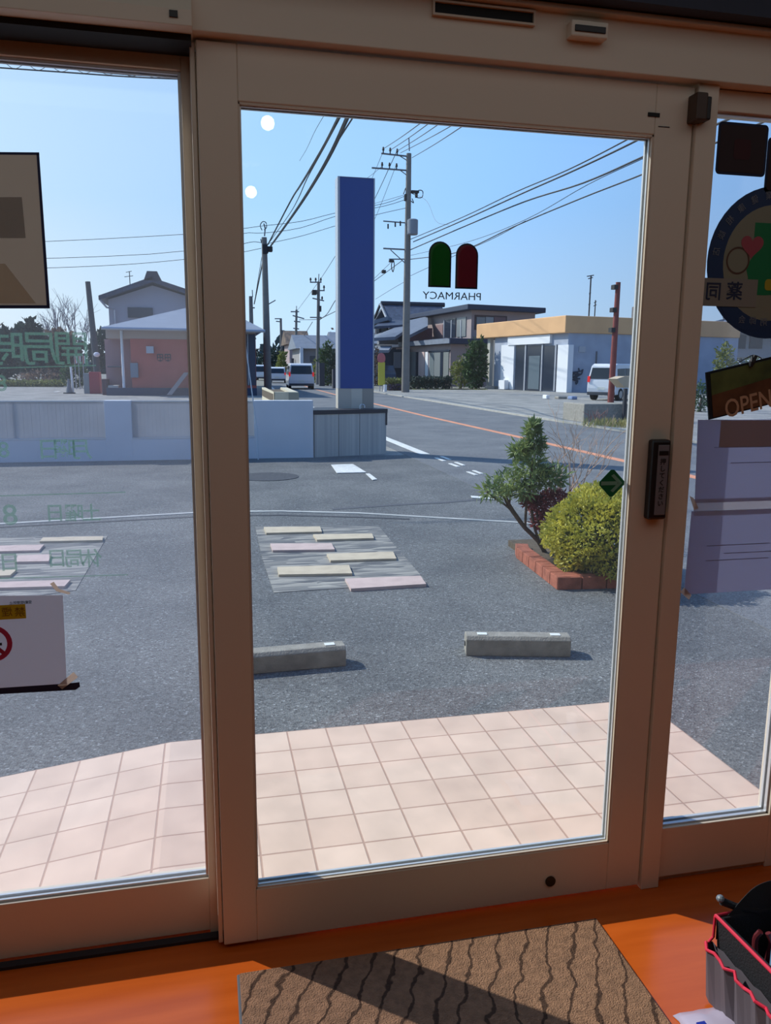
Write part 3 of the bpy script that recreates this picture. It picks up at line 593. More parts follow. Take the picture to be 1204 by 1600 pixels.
# pole left of the sign
c5b = lambda u, v: (360+u/6.689, 330+v/6.689)
YL = 47.0; p1_, pb1, pt1 = pole(418.5, 608, 371, YL, .23, .15, 'concrete utility pole standing left of the blue sign', pxt=412.5)
Tl = lambda u, v: at(*c5b(u, v), YL)
MB().tube([Tl(355,260), Tl(362,180), Tl(348,130)], .04, 6).build('top_rod', M_steel, p1_)
o = MB()
for L in ([(330,200),(310,150),(335,110),(370,120),(375,170),(350,195)], [(315,290),(325,330),(345,300)], [(390,440),(400,380),(430,390)]): MB().tube(smooth_path([Tl(*p) for p in L], 18), .025, 5).build('jumper_cable', M_wire, p1_)
pass
a, b = Tl(385,370), Tl(438,425); BX('junction_box', M_wire, p1_, a.x, b.x, YL-.2, YL+.2, b.z, a.z, .03)
o = MB(); o.tube([Tl(400,970), Tl(470,930)], .03, 5); o.build('side_bracket', M_steel, p1_); BX('clamp', M_wire, p1_, Tl(330,360).x, Tl(385,360).x, YL-.25, YL+.25, Tl(350,450).z, Tl(350,350).z, .03)
p2_, *_ = pole(394.5, 600, 463, 62, .20, .14, 'shorter utility pole close behind the left one, tip above the shop roof')
arm(p2_, (391,481), (398,481), 62, .05); MB().tube([at(394.5,464,62), at(394,453,62)], .035, 5).build('top_rod', M_steel, p2_)
Y3 = 75; p3_, *_ = pole(496, 600, 440, Y3, .19, .13, 'utility pole with four crossarms left of the blue sign top half', pxt=497.5)
MB().tube([at(497.5,441,Y3), at(498,428,Y3)], .04, 5).build('top_rod', M_steel, p3_)
for a, b in (((484,441),(502,441)),((489,454),(507,454)),((488,466),(506,470)),((484,496),(502,496))): arm(p3_, a, b, Y3, .06)
for x, y in ((485,441),(493,441),(501,441),(506,453),(503,470)): insul(p3_, x, y, Y3, .4, .1)
a, b = at(487,453,Y3), at(494.5,461,Y3); BX('transformer', M_wire, p3_, a.x, b.x, Y3-.3, Y3+.3, b.z, a.z, .08); a, b = at(498,478,Y3), at(501.5,487,Y3); BX('switch_box', M_wire, p3_, a.x, b.x, Y3-.2, Y3+.2, b.z, a.z)
Y4 = 105; p4_, *_ = pole(461, 595, 484, Y4, .2, .14, 'distant utility pole with slanting crossarms left of the four armed pole', pxt=463)
MB().tube([at(463,485,Y4), at(463,478,Y4)], .05, 5).build('top_rod', M_steel, p4_)
for a, b in (((454,487),(467,487)),((457,493),(475,498)),((459,502),(469,503)),((458,513),(467,514))): arm(p4_, a, b, Y4, .08)
Y5 = 130; p5_, *_ = pole(440, 594, 498, Y5, .24, .18, 'farthest small utility pole over the white car', pxt=438.5)
for a, b in (((429,498),(440,498)),((431,502),(440,503))): arm(p5_, a, b, Y5, .09)
a, b = at(440,516,Y5), at(444,525,Y5); BX('transformer', M_steel, p5_, a.x, b.x, Y5-.4, Y5+.4, b.z, a.z)
cab_n = [0]
def cable(pts, r, label, grp='overhead cables'):
    o = MB().tube(smooth_path([at(*p) if len(p) == 3 else p for p in pts], 28), r, 5, False).build('overhead_cable', M_wire); tag(o, label, 'cable', grp); return o
def px2(f, L, Ys): return [(*f(*p), y) for p, y in zip(L, Ys)]
c6 = lambda u, v: (380+u/5.4727, 160+v/5.4707)
YY = [46.8, 38, 30.5, 25.5, 21.5, 18, 13]
cable(px2(c6, [(210,1215),(400,850),(480,720),(560,590),(700,350),(832,90),(1010,-260)], YY), .035, 'left one of the two thick cables rising from the left pole')
cable(px2(c6, [(235,1225),(340,1080),(480,880),(620,660),(760,410),(905,90),(1080,-320)], YY), .05, 'thickest cable rising from the left pole toward the door top')
cable(px2(c6, [(240,1222),(345,1075),(485,868),(640,630),(790,360),(960,90),(1150,-240)], YY), .02, 'thin cable twisted along the thickest rising cable')
cable(px2(c6, [(220,1200),(390,960),(470,820),(545,650),(690,385),(848,90),(1030,-250)], YY), .016, 'thin cable between the two thick rising cables')
cable(px2(c6, [(480,500),(540,400),(610,250),(698,95),(800,-100)], [40,34,28,23,19]), .008, 'faint hair thin cable left of the rising cables')
# wires crossing from far left over the left pole
for k, L in enumerate([[(-60,379),(80,377),(290,366),(372,358),(410,353),(470,346),(527,332),(600,318),(636,305)], [(-60,404),(100,403),(290,392),(372,366),(414,364),(470,356),(527,337),(600,322),(636,311)],
                       [(372,383),(395,378),(412,380)], [(-60,418),(60,419),(200,413),(300,404),(372,395),(408,388)], [(412,382),(470,369),(527,352),(590,335),(634,325)]]):
    n = len(L); cable([(x, y, 52-3*i/n if k != 2 else 47) for i, (x, y) in enumerate(L)], .016, ['upper long thin wire crossing the sky to both poles', 'second long thin wire just under the upper one', 'short service wire left of the left pole top', 'lowest thin wire in the left glass', 'thin wire from the left pole to the transformer pole'][k])
# down-left cables of the left pole
cable([(415,386,47),(404,440,54),(397,475,61.8)], .04, 'cable running down from the left pole to the shorter pole'); cable([(411,390,47),(405,425,53),(399,462,61.8)], .02, 'thin cable above the one running to the shorter pole')
# transformer pole to the upper right (parallel wires)
for k, ((x0,y0),(x1,y1)) in enumerate([(c5(195,215),c5(510,0)),(c5(265,230),c5(600,0)),(c5(335,240),c5(710,0)),(c5(370,260),c5(860,0)),(c5(490,310),c5(867,80))]):
    s_ = (x1-x0, y1-y0); cable([(x0,y0,YM),((x0+x1)/2,(y0+y1)/2+.7,40),(x1,y1,31),(x0+s_[0]*2.6,y0+s_[1]*2.75,19)], .018, ['first','second','third','fourth','fifth'][k]+' from the left of the five wires rising right from the tall pole')
# to lower left behind the sign
for k, (a, b) in enumerate([(c5(185,255),c5(75,520)),(c5(330,245),c5(105,730)),(c5(320,400),c5(140,860)),(c5(400,700),c5(120,780)),(c5(390,1380),c5(30,1640)),(c5(270,1400),c5(20,1640)),(c5(640,1460),c5(330,1620)),(c5(175,400),c5(80,480))]):
    if k == 6: continue
    s_ = (b[0]-a[0], b[1]-a[1]); cable([(*a, YM), (*b, YM+9), (a[0]+s_[0]*1.7, a[1]+s_[1]*1.6, YM+16)], .022 if k in (1,4) else .014, ['outermost wire dropping left from the top arm','heavy wire dropping left from the second arm','thin wire dropping left from the lower arm','cable leaving left at the middle clamps','thick low cable dropping left behind the sign','thin low cable beside the thick one','','short wire at the tip of the second arm'][k])
# long communications cables to the right
c3 = lambda u, v: (560+u/2.457, 150+v/2.457)
for k, (L, r, lab) in enumerate([([(200,550),(400,465),(600,370),(800,285),(1045,160),(1500,-90)], .022, 'uppermost cable from the tall pole to the top right corner'),
    ([(210,560),(400,478),(620,378),(830,285),(1080,165),(1500,-60)], .030, 'thick cable just under the uppermost one'),
    ([(200,590),(420,495),(640,405),(860,335),(1118,222),(1600,10)], .030, 'middle thick cable running down from the right edge'),
    ([(200,612),(420,560),(640,475),(880,340),(1118,228),(1600,0)], .012, 'thin loose line crossing under the middle cable'),
    ([(200,627),(380,600),(600,500),(850,395),(1112,292),(1600,80)], .024, 'lowest cable reaching the right edge of the door glass'),
    ([(200,690),(260,662),(420,590),(520,545),(640,480)], .014, 'short thin cable behind the green emblem')]):
    ys = [50, 40, 32, 26, 21, 14][:len(L)] if len(L) == 6 else [50, 44, 38, 34, 30]
    cable([(*c3(*p), y) for p, y in zip(L, ys)], r, lab, 'cables to the right')
cable(px2(c3, [(65,780),(130,740),(200,700)], [62,56,50]), .014, 'thin wire low left of the tall pole')
cable(px2(c5, [(470,670),(640,760),(740,970),(870,1010)], [50,48,46,44]), .008, 'faint slack wire right of the tall pole', 'cables to the right')
# bundle at the top of the left glass
cable([(-80,86,11),(0,94,11),(100,107,11),(200,117,11),(290,121,11),(420,126,11.4)], .006, 'upper strand of the cable bundle at the top of the left glass')
cable([(-80,100,11),(0,106,11),(100,113,11),(200,120,11),(290,124,11),(420,128,11.4)], .009, 'lower strand of the cable bundle at the top of the left glass')
o = MB(); R = random.Random(2); pts = []
for i in range(60):
    t = i/59; x = -60+t*350; y = 97+t*26+5.5*math.sin(t*60)*(1-.7*t); pts.append(at(x, y, 11+.05*math.cos(t*60)))
o.tube(pts, .0035, 4, False); tag(o.build('overhead_cable', M_wire), 'thin spiral hanger wire wound round the bundle in the left glass', 'cable', 'overhead cables')
# distant wires left of sign between the smaller poles
for k, L in enumerate([[(527,345+50,58),(497,441,75),(463,487,105)],[(525,468,58),(502,497,75),(467,500,105)],[(527,485,66),(503,497,75),(497,503,78)],[(488,503,75),(474,525,90),(462,540,105)]]): cable(L, .03 if k else .02, ['thin wire sloping down from behind the sign to the four armed pole','low cable from the sign edge to the four armed pole','short low cable at the sign edge','slanting cable below the four armed pole'][k])
# ================================================================== VEHICLES
def car(name, org, head, L, W, H, prof, label, m, wins, lamps=True, rearwin=None):
    """profile (y along the body from the tail, z); head = heading angle from +Y clockwise"""
    o_ = Vector(org); u = Vector((math.sin(head), math.cos(head), 0)); s = Vector((math.cos(head), -math.sin(head), 0))
    th = thing(name, o_, label, 'car')
    hw = lambda z: W/2*(1-.16*max(0, (z/H-.5)/.5)**1.3)
    P = lambda y, x, z: o_+u*y+s*x+Vector((0,0,z))
    mb = MB(); n = len(prof)
    mb.add([P(y, -hw(z), z) for y, z in prof]+[P(y, hw(z), z) for y, z in prof], [tuple(range(n)), tuple(range(n, 2*n))[::-1]]+[(i, i+n, (i+1)%n+n, (i+1)%n) for i in range(n)])
    mb.build('body', m, th, .05, seg=3)
    for w_ in wins:
        for sd in (-1, 1):
            q = MB(); k = len(w_); a = [P(y, sd*(hw(z)+.012), z) for y, z in w_]; b = [P(y, sd*(hw(z)-.02), z) for y, z in w_]
            q.add(a+b, [tuple(range(k)), tuple(range(k, 2*k))[::-1]]+[(i, (i+1)%k, (i+1)%k+k, i+k) for i in range(k)]); q.build('side_window', M_carglass, th)
    if rearwin:
        (y0,z0),(y1,z1) = rearwin; q = MB(); k = .86; a = [P(y0-.025,-hw(z0)*k,z0),P(y0-.025,hw(z0)*k,z0),P(y1-.025,hw(z1)*k,z1),P(y1-.025,-hw(z1)*k,z1)]; q.prism(a, u*.03); q.build('rear_window', M_carglass, th, .01)
    if lamps:
        for sd in (-1, 1):
            q = MB(); za, zb = H*.50, H*.66; x = hw(za)-.13 if sd > 0 else -hw(za)+.01; yb = min(p[0] for p in prof)
            y_ = yb-.02+.0; q.prism([P(y_+.06,x,za),P(y_+.06,x+.12,za),P(y_+.08,x+.12,zb),P(y_+.08,x,zb)], u*-.06); q.build('tail_lamp', M_red, th)
        q = MB(); q.prism([P(-.03,-.2,.52),P(-.03,.2,.52),P(-.03,.2,.66),P(-.03,-.2,.66)], u*.02); q.build('number_plate', mat('plate', (224,224,216), .5), th)
        q = MB(); q.prism([P(-.06,-W*.48,.26),P(-.06,W*.48,.26),P(-.06,W*.48,.42),P(-.06,-W*.48,.42)], u*.08); q.build('rear_bumper', mat('bumper_dark', (60,64,72), .5), th, .02)
    for y in (L*.18, L*.80):
        for sd in (-1, 1):
            c = P(y, sd*(W/2-.10), .30); th_w = MB().tube([c-s*.09, c+s*.11], .30, 18).build('wheel', M_tyre, th); MB().tube([c+s*(.112 if sd > 0 else -.092), c+s*(.122 if sd > 0 else -.102)], .19, 14).build('hub_cap', M_hub, th_w)
    return th
van_prof = [(0,.25),(-.02,.6),(.0,1.0),(.14,1.72),(.4,1.84),(3.2,1.84),(3.7,1.35),(4.3,1.05),(4.42,.7),(4.4,.25)]
van_win = [[(.30,1.05),(.36,1.62),(1.2,1.66),(1.2,1.05)],[(1.28,1.05),(1.28,1.66),(2.2,1.66),(2.2,1.05)],[(2.28,1.05),(2.28,1.66),(3.05,1.66),(3.55,1.05)]]
g = at(471,608,57); car('minivan', (g.x,57,ZG), .05, 4.4, 1.82, 1.84, van_prof, 'white minivan with lit red tail lamps driving away', M_carwhite, van_win, rearwin=((.02,1.08),(.13,1.66)))
g = at(433,597,82); car('white_car', (g.x,82,ZG), .12, 4.3, 1.75, 1.62, [(0,.25),(-.02,.6),(.02,.9),(.3,1.5),(.7,1.62),(2.2,1.62),(3.0,1.05),(4.1,.9),(4.25,.6),(4.25,.25)], 'white car farther ahead of the minivan', M_carwhite, [[(.5,.95),(.75,1.45),(1.5,1.5),(1.5,.95)],[(1.58,.95),(1.58,1.5),(2.15,1.5),(2.8,.95)]], rearwin=((.05,.98),(.27,1.46)))
g = at(409,594,100); car('white_car', (g.x,100,ZG), .14, 4.2, 1.75, 1.9, [(0,.25),(-.02,.6),(.02,.9),(.2,1.8),(.6,1.9),(3.2,1.9),(3.6,1.1),(4.1,.95),(4.2,.25)], 'white car mostly hidden behind the left utility pole', M_carwhite, [[(.5,1.0),(.7,1.7),(2.6,1.7),(3.2,1.0)]], rearwin=((.05,1.05),(.17,1.7)))
g = at(930,627,36.5); kv = [(0,.28),(-.03,.6),(.0,.95),(.16,1.70),(.35,1.80),(2.6,1.80),(2.9,1.5),(3.25,1.05),(3.38,.6),(3.36,.28)]
g = at(932,624,36.5); car('kei_van', (g.x+.1,36.3,ZG+.02), math.radians(52), 3.4, 1.50, 1.80, kv, 'small white boxy van parked by the side of the flat roofed shop', M_carwhite, [[(.22,1.05),(.30,1.55),(1.15,1.58),(1.15,1.05)],[(1.22,1.05),(1.22,1.58),(2.0,1.58),(2.0,1.05)],[(2.08,1.05),(2.08,1.58),(2.6,1.55),(2.95,1.05)]], rearwin=((.02,1.06),(.13,1.60)))
g = at(613,589,74); car('dark_minivan', (g.x,78,ZG), math.radians(188), 4.4, 1.75, 1.85, van_prof, 'dark blue minivan parked before the tiled roof house', M_cardark, van_win, lamps=False, rearwin=((.02,1.08),(.13,1.66)))
g = at(586,597,72); car('pale_car', (g.x-.6,76,ZG), math.radians(185), 4.2, 1.7, 1.75, van_prof, 'pale car half hidden behind the blue sign', M_carwhite, van_win, lamps=False)
# ================================================================== BUILDINGS RIGHT OF THE ROAD
M_win = mat('window_dark', (44,54,70), .15, spec=.7); M_wing = mat('window_curtain', (128,134,136), .35, spec=.6)
def quad_on(parent, name, mt, P0, u, xa, ya, xb, yb, out=.03, th=.06):
    """panel lying on the upright plane through P0 along u, between two sight corners"""
    a, b = onp(xa, (ya+yb)/2, P0, u), onp(xb, (ya+yb)/2, P0, u); z1 = onp((xa+xb)/2, ya, P0, u).z; z0 = onp((xa+xb)/2, yb, P0, u).z
    l = math.hypot(b.x-a.x, b.y-a.y); uu = ((b.x-a.x)/l, (b.y-a.y)/l)
    return MB().fbox(a, uu, 0, l, -th, out, z0, z1).build(name, mt, parent)
# ---- flat roofed shop
Cn = Vector((at(884,600,50).x, 50, 0)); Fn = Vector((at(747.5,600,62).x, 62, 0)); uf = (Fn-Cn).normalized(); un = (uf.x, uf.y); vs = Vector((.985,.17,0)).normalized(); us = (vs.x, vs.y)
sh = thing('flat_roof_shop', (Cn.x, Cn.y, ZG), 'single storey shop with an orange beige parapet and white pillars', 'building')
lf = (Fn-Cn).length; zp = at(884,492.8,50).z; zq = at(884,520,50).z
M_par = mat('parapet_orange', (224,176,128), .85, var=.06, vscale=.8); M_blw = mat('shop_blue_wall', (166,174,190), .85, var=.08, vscale=1.2); M_shw = mat('shop_white', (232,234,238), .8)
far = Cn+vs*15
foot = [Cn, Cn+uf*lf*.80, Cn+uf*lf*.80+vs*10, far+uf*8, far]
MB().prism([(p.x,p.y,ZG) for p in foot], (0,0,zq-ZG)).build('wall', M_blw, sh)
e_ = .35; n_out = Vector((-vs.x, -vs.y, 0)); c0 = Cn+n_out*e_-uf*.12; c1 = Cn+uf*lf+n_out*e_; c2 = Cn+uf*lf+vs*10; c3_ = far+uf*8; c4 = far-uf*.12
MB().prism([(p.x,p.y,zq) for p in (c0,c1,c2,c3_,c4)], (0,0,zp-zq)).build('parapet', M_par, sh, .05)
P0s = Cn+n_out*.02
for k, (a, b) in enumerate([(784,804),(872,889)]): quad_on(sh, 'pillar', M_shw, P0s, un, a, 539, b if k == 0 else 888.5, 608 if k == 0 else 613, .12, .3)
quad_on(sh, 'sign_board', M_shw, P0s, un, 796, 524.5, 862, 538, .18, .2)
for a, b in ((805,821),(822,847),(848,870)): quad_on(sh, 'glass_door', M_win, P0s, un, a, 540, b, 610.5, .03)
quad_on(sh, 'glass_curtain', mat('shop_glass_light', (98,112,122), .3), P0s, un, 826, 556, 843, 608, .05)
for x in (821,847,868): quad_on(sh, 'mullion', M_silver, P0s, un, x-1, 538, x+1, 611, .09)
quad_on(sh, 'column', mat('column_grey', (196,196,190), .85), P0s, un, 760.5, 527, 764.5, 607, .0, .3)
quad_on(sh, 'recess_wall', mat('recess', (110,112,116), .9), Cn+vs*1.6, un, 765, 531, 779, 606)
quad_on(sh, 'dark_opening', M_win, Cn+vs*1.5, un, 774, 536, 785, 605)
quad_on(sh, 'air_conditioner', M_shw, P0s+n_out*.3, un, 783, 594, 792, 608, .25, .1)
P1s = Cn-uf*.02
nv = us
quad_on(sh, 'vent_frame', M_silver, P1s, nv, 904, 541, 914, 550, .03); quad_on(sh, 'down_pipe', M_steel, P1s, nv, 930.3, 549, 931.7, 571, .06)
o = MB(); R = random.Random(4)
for k in range(9):
    x, y = R.uniform(893,911), R.uniform(583,606); pts = [onp(x+R.uniform(-4,4)*i, y-3*i+R.uniform(-2,2), P1s-uf*.03, nv) for i in range(4)]; o.tube(smooth_path(pts, 8), .05, 4)
o.build('climbing_vine', mat('vine_dark', (62,70,84), .9), sh)
aq = at(923,495,54); an = thing('roof_antenna', (aq.x,54,zp), 'tall television antenna on the flat shop roof', 'antenna')
def antenna(th, x0, y0, x1, y1, Y, r=.045, els=((.0,10),(.05,7),(.14,4))):
    b, t = at(x0,y0,Y), at(x1,y1,Y); b.z -= .35; MB().tube([b, t], r, 6).build('mast', M_wire, th); o = MB(); h = t.z-b.z; k = Y/F_PX
    for dz, w_ in els: o.tube([(t.x-w_*k*.6,Y,t.z-h*dz-.05),(t.x+w_*k*.4,Y,t.z-h*dz+.05)], r*.7, 5)
    o.build('aerial_rods', M_wire, th)
antenna(an, 919.5, 494, 923, 431, 54, .05, ((.0,12),(.05,8),(.38,3),(.62,3)))
aq = at(929,495,55); an = thing('roof_antenna', (aq.x,55,zp), 'short antenna beside the tall one on the shop roof', 'antenna'); antenna(an, 928.5, 494, 930, 469, 55, .04, ((.1,4),(.25,5)))
aq = at(995,494,53); o = MB(); a, b = at(990,496,53), at(999,479,53); o.box(a.x,b.x,52.6,53.4,zp-.02,b.z); tag(origin_to(o.build('roof_tank', M_steel, None, .04),(a.x,53,zp)), 'grey box standing on the shop roof by the door stile', 'tank')
# red rusty pole on concrete block
a, b = at(911,662,21), at(990,662,21); zb2 = at(940,631,21).z
o = MB().box(a.x, b.x+1.2, 21, 22.4, ZG-.05, zb2); tag(origin_to(o.build('concrete_block', M_conc, None, .03),(a.x,21,ZG)), 'dark grey concrete block carrying the rusty pole', 'block')
q0, q1 = at(953.5,629,22), at(965.5,441,22); q0.z = zb2; rp = thing('rusty_pole', q0, 'rusty reddish sign pole leaning on the concrete block', 'pole')
MB().tube([q0, q0.lerp(q1,.5), q1], [.095,.085,.07], 12).build('shaft', mat('rust_red', (128,62,58), .8, var=.2, vscale=3), rp)
for y, s_ in ((449,-1),(484,-1),(515,-1)):
    c = q0.lerp(q1, (629-y)/188); o = MB().box(c.x-.17, c.x-.05, 21.9, 22.1, c.z-.06, c.z+.07); o.build('clamp', M_wire, rp)
ns = thing('notice_stand', tuple(Vector((at(972,640,20.6).x,20.6,zb2))), 'small stand with a tan slanted roof by the door stile', 'stand')
for x in (975,984): a = at(x-2.2,640,20.8); MB().box(a.x, a.x+.085, 20.75, 20.85, ZG, at(x,607,20.8).z).build('post', mat('post_dark', (38,42,52), .8), ns)
a, b = at(963,592,20.8), at(1010,588,20.8); o = MB(); o.prism([a, at(975,588,20.8), b, at(1010,606,20.8), at(976,606,20.8)], (0,.5,0)); o.build('roof_board', mat('tan_board', (190,172,148), .85), ns)
for k, (x, y, w_, h_, c, lab) in enumerate([(853,624,6,7,M_shw,'small white concrete block on the yard before the shop'), (872,624,16,5,M_conc,'grey rubble slab on the yard before the shop'), (893,625,10,6,mat('tarp_blue',(120,140,176),.7),'bluish sack lying at the shop corner')]):
    g = gd(x, y); s_ = g.y/F_PX; o = MB().box(g.x, g.x+w_*s_, g.y, g.y+.5, ZG+.015, ZG+h_*s_); tag(origin_to(o.build('rubble_block', c, None, .04), (g.x,g.y,ZG+.015)), lab, 'block')
# low edge of the shop
for x0,x1,l in ((757,776,'left'),(772,793,'right')):
    g = at(x0,606,59); h = at(x1,606,58); o = MB().box(g.x, h.x, 58.6, 59, ZG, ZG+.25); tag(origin_to(o.build('parking_block', M_conc), (g.x,58.8,ZG)), l+' low concrete block before the column of the shop', 'block')
# ---- two storey house
Yh = 70; K = Vector((at(733.5,600,Yh).x, Yh, 0)); uL = Vector((at(640,560,86).x, 86, 0))-K; lL = uL.length; uL.normalize(); uR = Vector((.97,.24,0)).normalized()
hs = thing('two_storey_house', (K.x,K.y,ZG), 'pinkish grey two storey house with dark flat eaves', 'house')
M_hw = mat('house_pinkish', (164,148,146), .85, var=.05, vscale=.6); M_fas = mat('fascia_navy', (38,52,78), .6); M_rg = mat('roof_grey', (120,128,142), .7, var=.1, vscale=2)
zr = at(733.5,484,Yh).z; zt2 = at(733.5,476,Yh).z
wR = (at(827,500,73).x-K.x)/uR.x; foot = [K, K+uR*wR, K+uR*wR+Vector((0,14,0)), K+uL*lL*.9+Vector((3,0,0)), K+uL*lL*.9]
MB().prism([(p.x,p.y,ZG) for p in foot], (0,0,zr-ZG)).build('wall', M_hw, hs)
nl = Vector((-uL.y, uL.x, 0)); 
if nl.x > 0: nl = -nl
cs = [K+nl*.7-uL*.7, K+uR*(wR+.8)-uL*.7, K+uR*(wR+.8)+Vector((0,14.5,0)), K+uL*lL*.93+Vector((3,0,0)), K+uL*lL*.93+nl*.7]
MB().prism([(p.x,p.y,zr-.02) for p in cs], (0,0,zt2-zr+.02)).build('roof_slab', M_fas, hs, .05)
top = (K+(cs[1]+cs[3])*0).copy(); cen = sum((c for c in cs), Vector())/5
o = MB(); o.add([(p.x,p.y,zt2-.02) for p in cs]+[(cen.x,cen.y,zt2+.12)], [(i,(i+1)%5,5) for i in range(5)]); o.build('roof', M_rg, hs)
uLt, uRt = (uL.x,uL.y), (uR.x,uR.y)
for xa, ya, xb, yb, mt, nm in [(677,508,692,529,mat('shutter_pink',(150,120,120),.7),'shutter'),(696,498,712,527,M_win,'window'),(714,496,728,526,M_wing,'window')]: quad_on(hs, nm, mt, K+nl*.02, uLt, xa, ya, xb, yb, .06)
for x in (693.5,705,720): quad_on(hs, 'window_mullion', M_silver, K+nl*.08, uLt, x-.6, 500, x+.6, 528, .05)
fr = quad_on(hs, 'window_frame', mat('frame_brown',(84,66,66),.6), K-uL*.01, uRt, 741, 493, 791, 516, .06)
for xa, xb, mt in ((744,757,M_wing),(758,770,mat('curtain2',(150,156,160),.4)),(771,789,mat('shutter2',(116,92,96),.6))): quad_on(hs, 'window', mt, K-uL*.1, uRt, xa, 495.5, xb, 514, .06)
# ground floor of the house
Kg = K+nl*2.4-uL*1.0
zg1 = at(703,528,Kg.y).z; zg0 = at(703,537,Kg.y).z
lg = thing('ground_floor_wing', (Kg.x,Kg.y,ZG), 'long ground floor wing with a grey roof strip and curtained windows', 'house')
lw = lL*.92
MB().prism([(p.x,p.y,ZG) for p in (Kg, K+uR*4-uL*1.0, K+uR*4+uL*2, K+uL*lw, Kg+uL*lw)], (0,0,zg0-ZG)).build('wall', M_hw, lg)
cs = [Kg+nl*.5-uL*.5, K+uR*4.2-uL*1.5, K+uR*4.2+uL*1, K+uL*lw, Kg+uL*lw+nl*.5]
MB().prism([(p.x,p.y,zg0-.02) for p in cs], (0,0,zg1-zg0)).build('roof_slab', M_fas, lg, .05)
P0g = Kg+nl*.02
quad_on(lg, 'roof_strip', M_rg, Kg+nl*.52, uLt, 640, 531.5, 702, 538.5, .04)
for xa, xb, mt, nm in [(638,649,M_wing,'window'),(650,653,M_win,'window'),(654,663,mat('pane_pink',(208,182,178),.5),'door_panel'),(664.5,668.5,M_shw,'post'),(671,678,mat('curtain3',(112,122,126),.4),'window'),(678.5,688,M_wing,'window'),(688.5,692,M_win,'window'),(693,701,mat('curtain3b',(128,132,130),.4),'window')]:
    quad_on(lg, nm, mt, P0g, uLt, xa, 550, xb, 589, .05)
quad_on(lg, 'window_lintel', M_win, P0g, uLt, 670, 547.5, 703, 550, .09)
# ---- traditional house with tiled roofs
th_ = thing('tiled_roof_house', tuple(gd(610,598)), 'traditional house with stacked dark tiled gable roofs', 'house')
M_rt = mat('roof_tile', (70,80,102), .6, rgb2=(46,54,74), vscale=3, bump=.6, bscale=10); M_wood = mat('dark_wood', (58,62,74), .85); M_eave = mat('eave_light', (134,140,150), .7)
n_ = M_rt.node_tree.nodes; wv = n_.new('ShaderNodeTexWave'); wv.inputs['Scale'].default_value = 1.3; wv.bands_direction = 'X'; M_rt.node_tree.links.new(n_['Texture Coordinate'].outputs['Object'], wv.inputs['Vector'])
[M_rt.node_tree.links.new(wv.outputs['Fac'], q.inputs['Height']) for q in n_ if q.type == 'BUMP']
Yt1 = 84
def gable(parent, xr0, yr, xr1, xe0, ye, xe1, Y, dep, name='roof', mt=None, th=.25):
    """gable roof whose ridge runs across; near slope faces the door"""
    r0, r1 = at(xr0, yr, Y+dep), at(xr1, yr, Y+dep); e0, e1 = at(xe0, ye, Y), at(xe1, ye, Y); r1.z = r0.z; e1.z = e0.z
    b0, b1 = Vector((r0.x*2-e0.x, Y+2*dep, e0.z)), Vector((r1.x*2-e1.x, Y+2*dep, e1.z)); b0.x, b1.x = e0.x, e1.x
    o = MB(); dn = Vector((0,0,-th)); o.prism([e0, e1, r1, r0], dn); o.prism([r0, r1, b1, b0], dn); o.build(name, mt or M_rt, parent)
    MB().tube([r0+Vector((-.3,0,.1)), r1+Vector((.3,0,.1))], .28, 6).build('ridge', M_wood, parent)
    return r0, r1, e0, e1, b0, b1
def hgab(parent, r0, r1, e0, e1, b0, b1, zlow, mt, inset=.6):   # walls below
    o = MB(); i = Vector((inset,0,0)); y0 = e0.y+inset; y1 = b0.y-inset
    o.prism([(e0.x+inset,y0,zlow),(e0.x+inset,y1,zlow),(e0.x+inset,y1,b0.z-.2),(e0.x+inset,r0.y,r0.z-.5),(e0.x+inset,y0,e0.z-.2)], (e1.x-e0.x-2*inset,0,0)); return o.build('wall', mt, parent)
g1 = gable(th_, 599, 475.5, 690, 606, 500, 700, Yt1, 4.5); hgab(th_, *g1, ZG, M_wood)
# gable end facing left: light barge board
MB().tube([at(599,476,Yt1+4.4)+Vector((-.35,0,.05)), at(608.5,499,Yt1-.1)+Vector((-.3,0,.05))], .14, 5).build('barge_board', M_eave, th_)
MB().tube([at(599,476,Yt1+4.4)+Vector((-.35,0,.05)), at(585,497,Yt1+7)], .16, 5).build('barge_board', M_wood, th_)
MB().prism([at(600,478,Yt1+4.2), at(586,500,Yt1+4.2), at(608,500,Yt1+4.2)], (0,.3,0)).build('gable_end', M_wood, th_)
def shed(parent, pts, Ys, th=.25, mt=M_rt, name='roof'):
    P = [at(x,y,Y) for (x,y), Y in zip(pts, Ys)]; o = MB(); o.prism(P, (0,0,-th)); return o.build(name, mt, parent)
shed(th_, [(583,500.5),(606,494),(612,497),(598,503)], [82,82,83,83], .4, M_eave, 'lower_roof')
shed(th_, [(584,510),(632,507),(640,500),(598,500)], [80,80,84,84]); 
BXa = lambda p, x0,y0,x1,y1,Y,mt,nm,dep=1.0: (lambda a,b: MB().box(a.x,b.x,Y,Y+dep,b.z,a.z).build(nm,mt,p))(at(x0,y0,Y),at(x1,y1,Y))
BXa(th_, 588,508,606,523,81,M_wood,'upper_wall'); BXa(th_, 596,512,604,520,80.9,M_wing,'window',.1); BXa(th_, 589.5,513,592,520,80.9,M_wing,'window',.1)
shed(th_, [(584,528),(617,526),(634,515),(650,500),(640,500),(586,522)], [76,76,78,80,83,82], .3, mat('roof_light', (112,120,134), .7, var=.08, vscale=2), 'lower_roof')
BXa(th_, 592,529,622,538,80,mat('plaster_grey',(128,132,142),.9),'plaster_wall')
shed(th_, [(640,523),(668,509),(668,494),(640,500)], [74,76,80,80], .3, MATS['roof_light'], 'lower_roof')
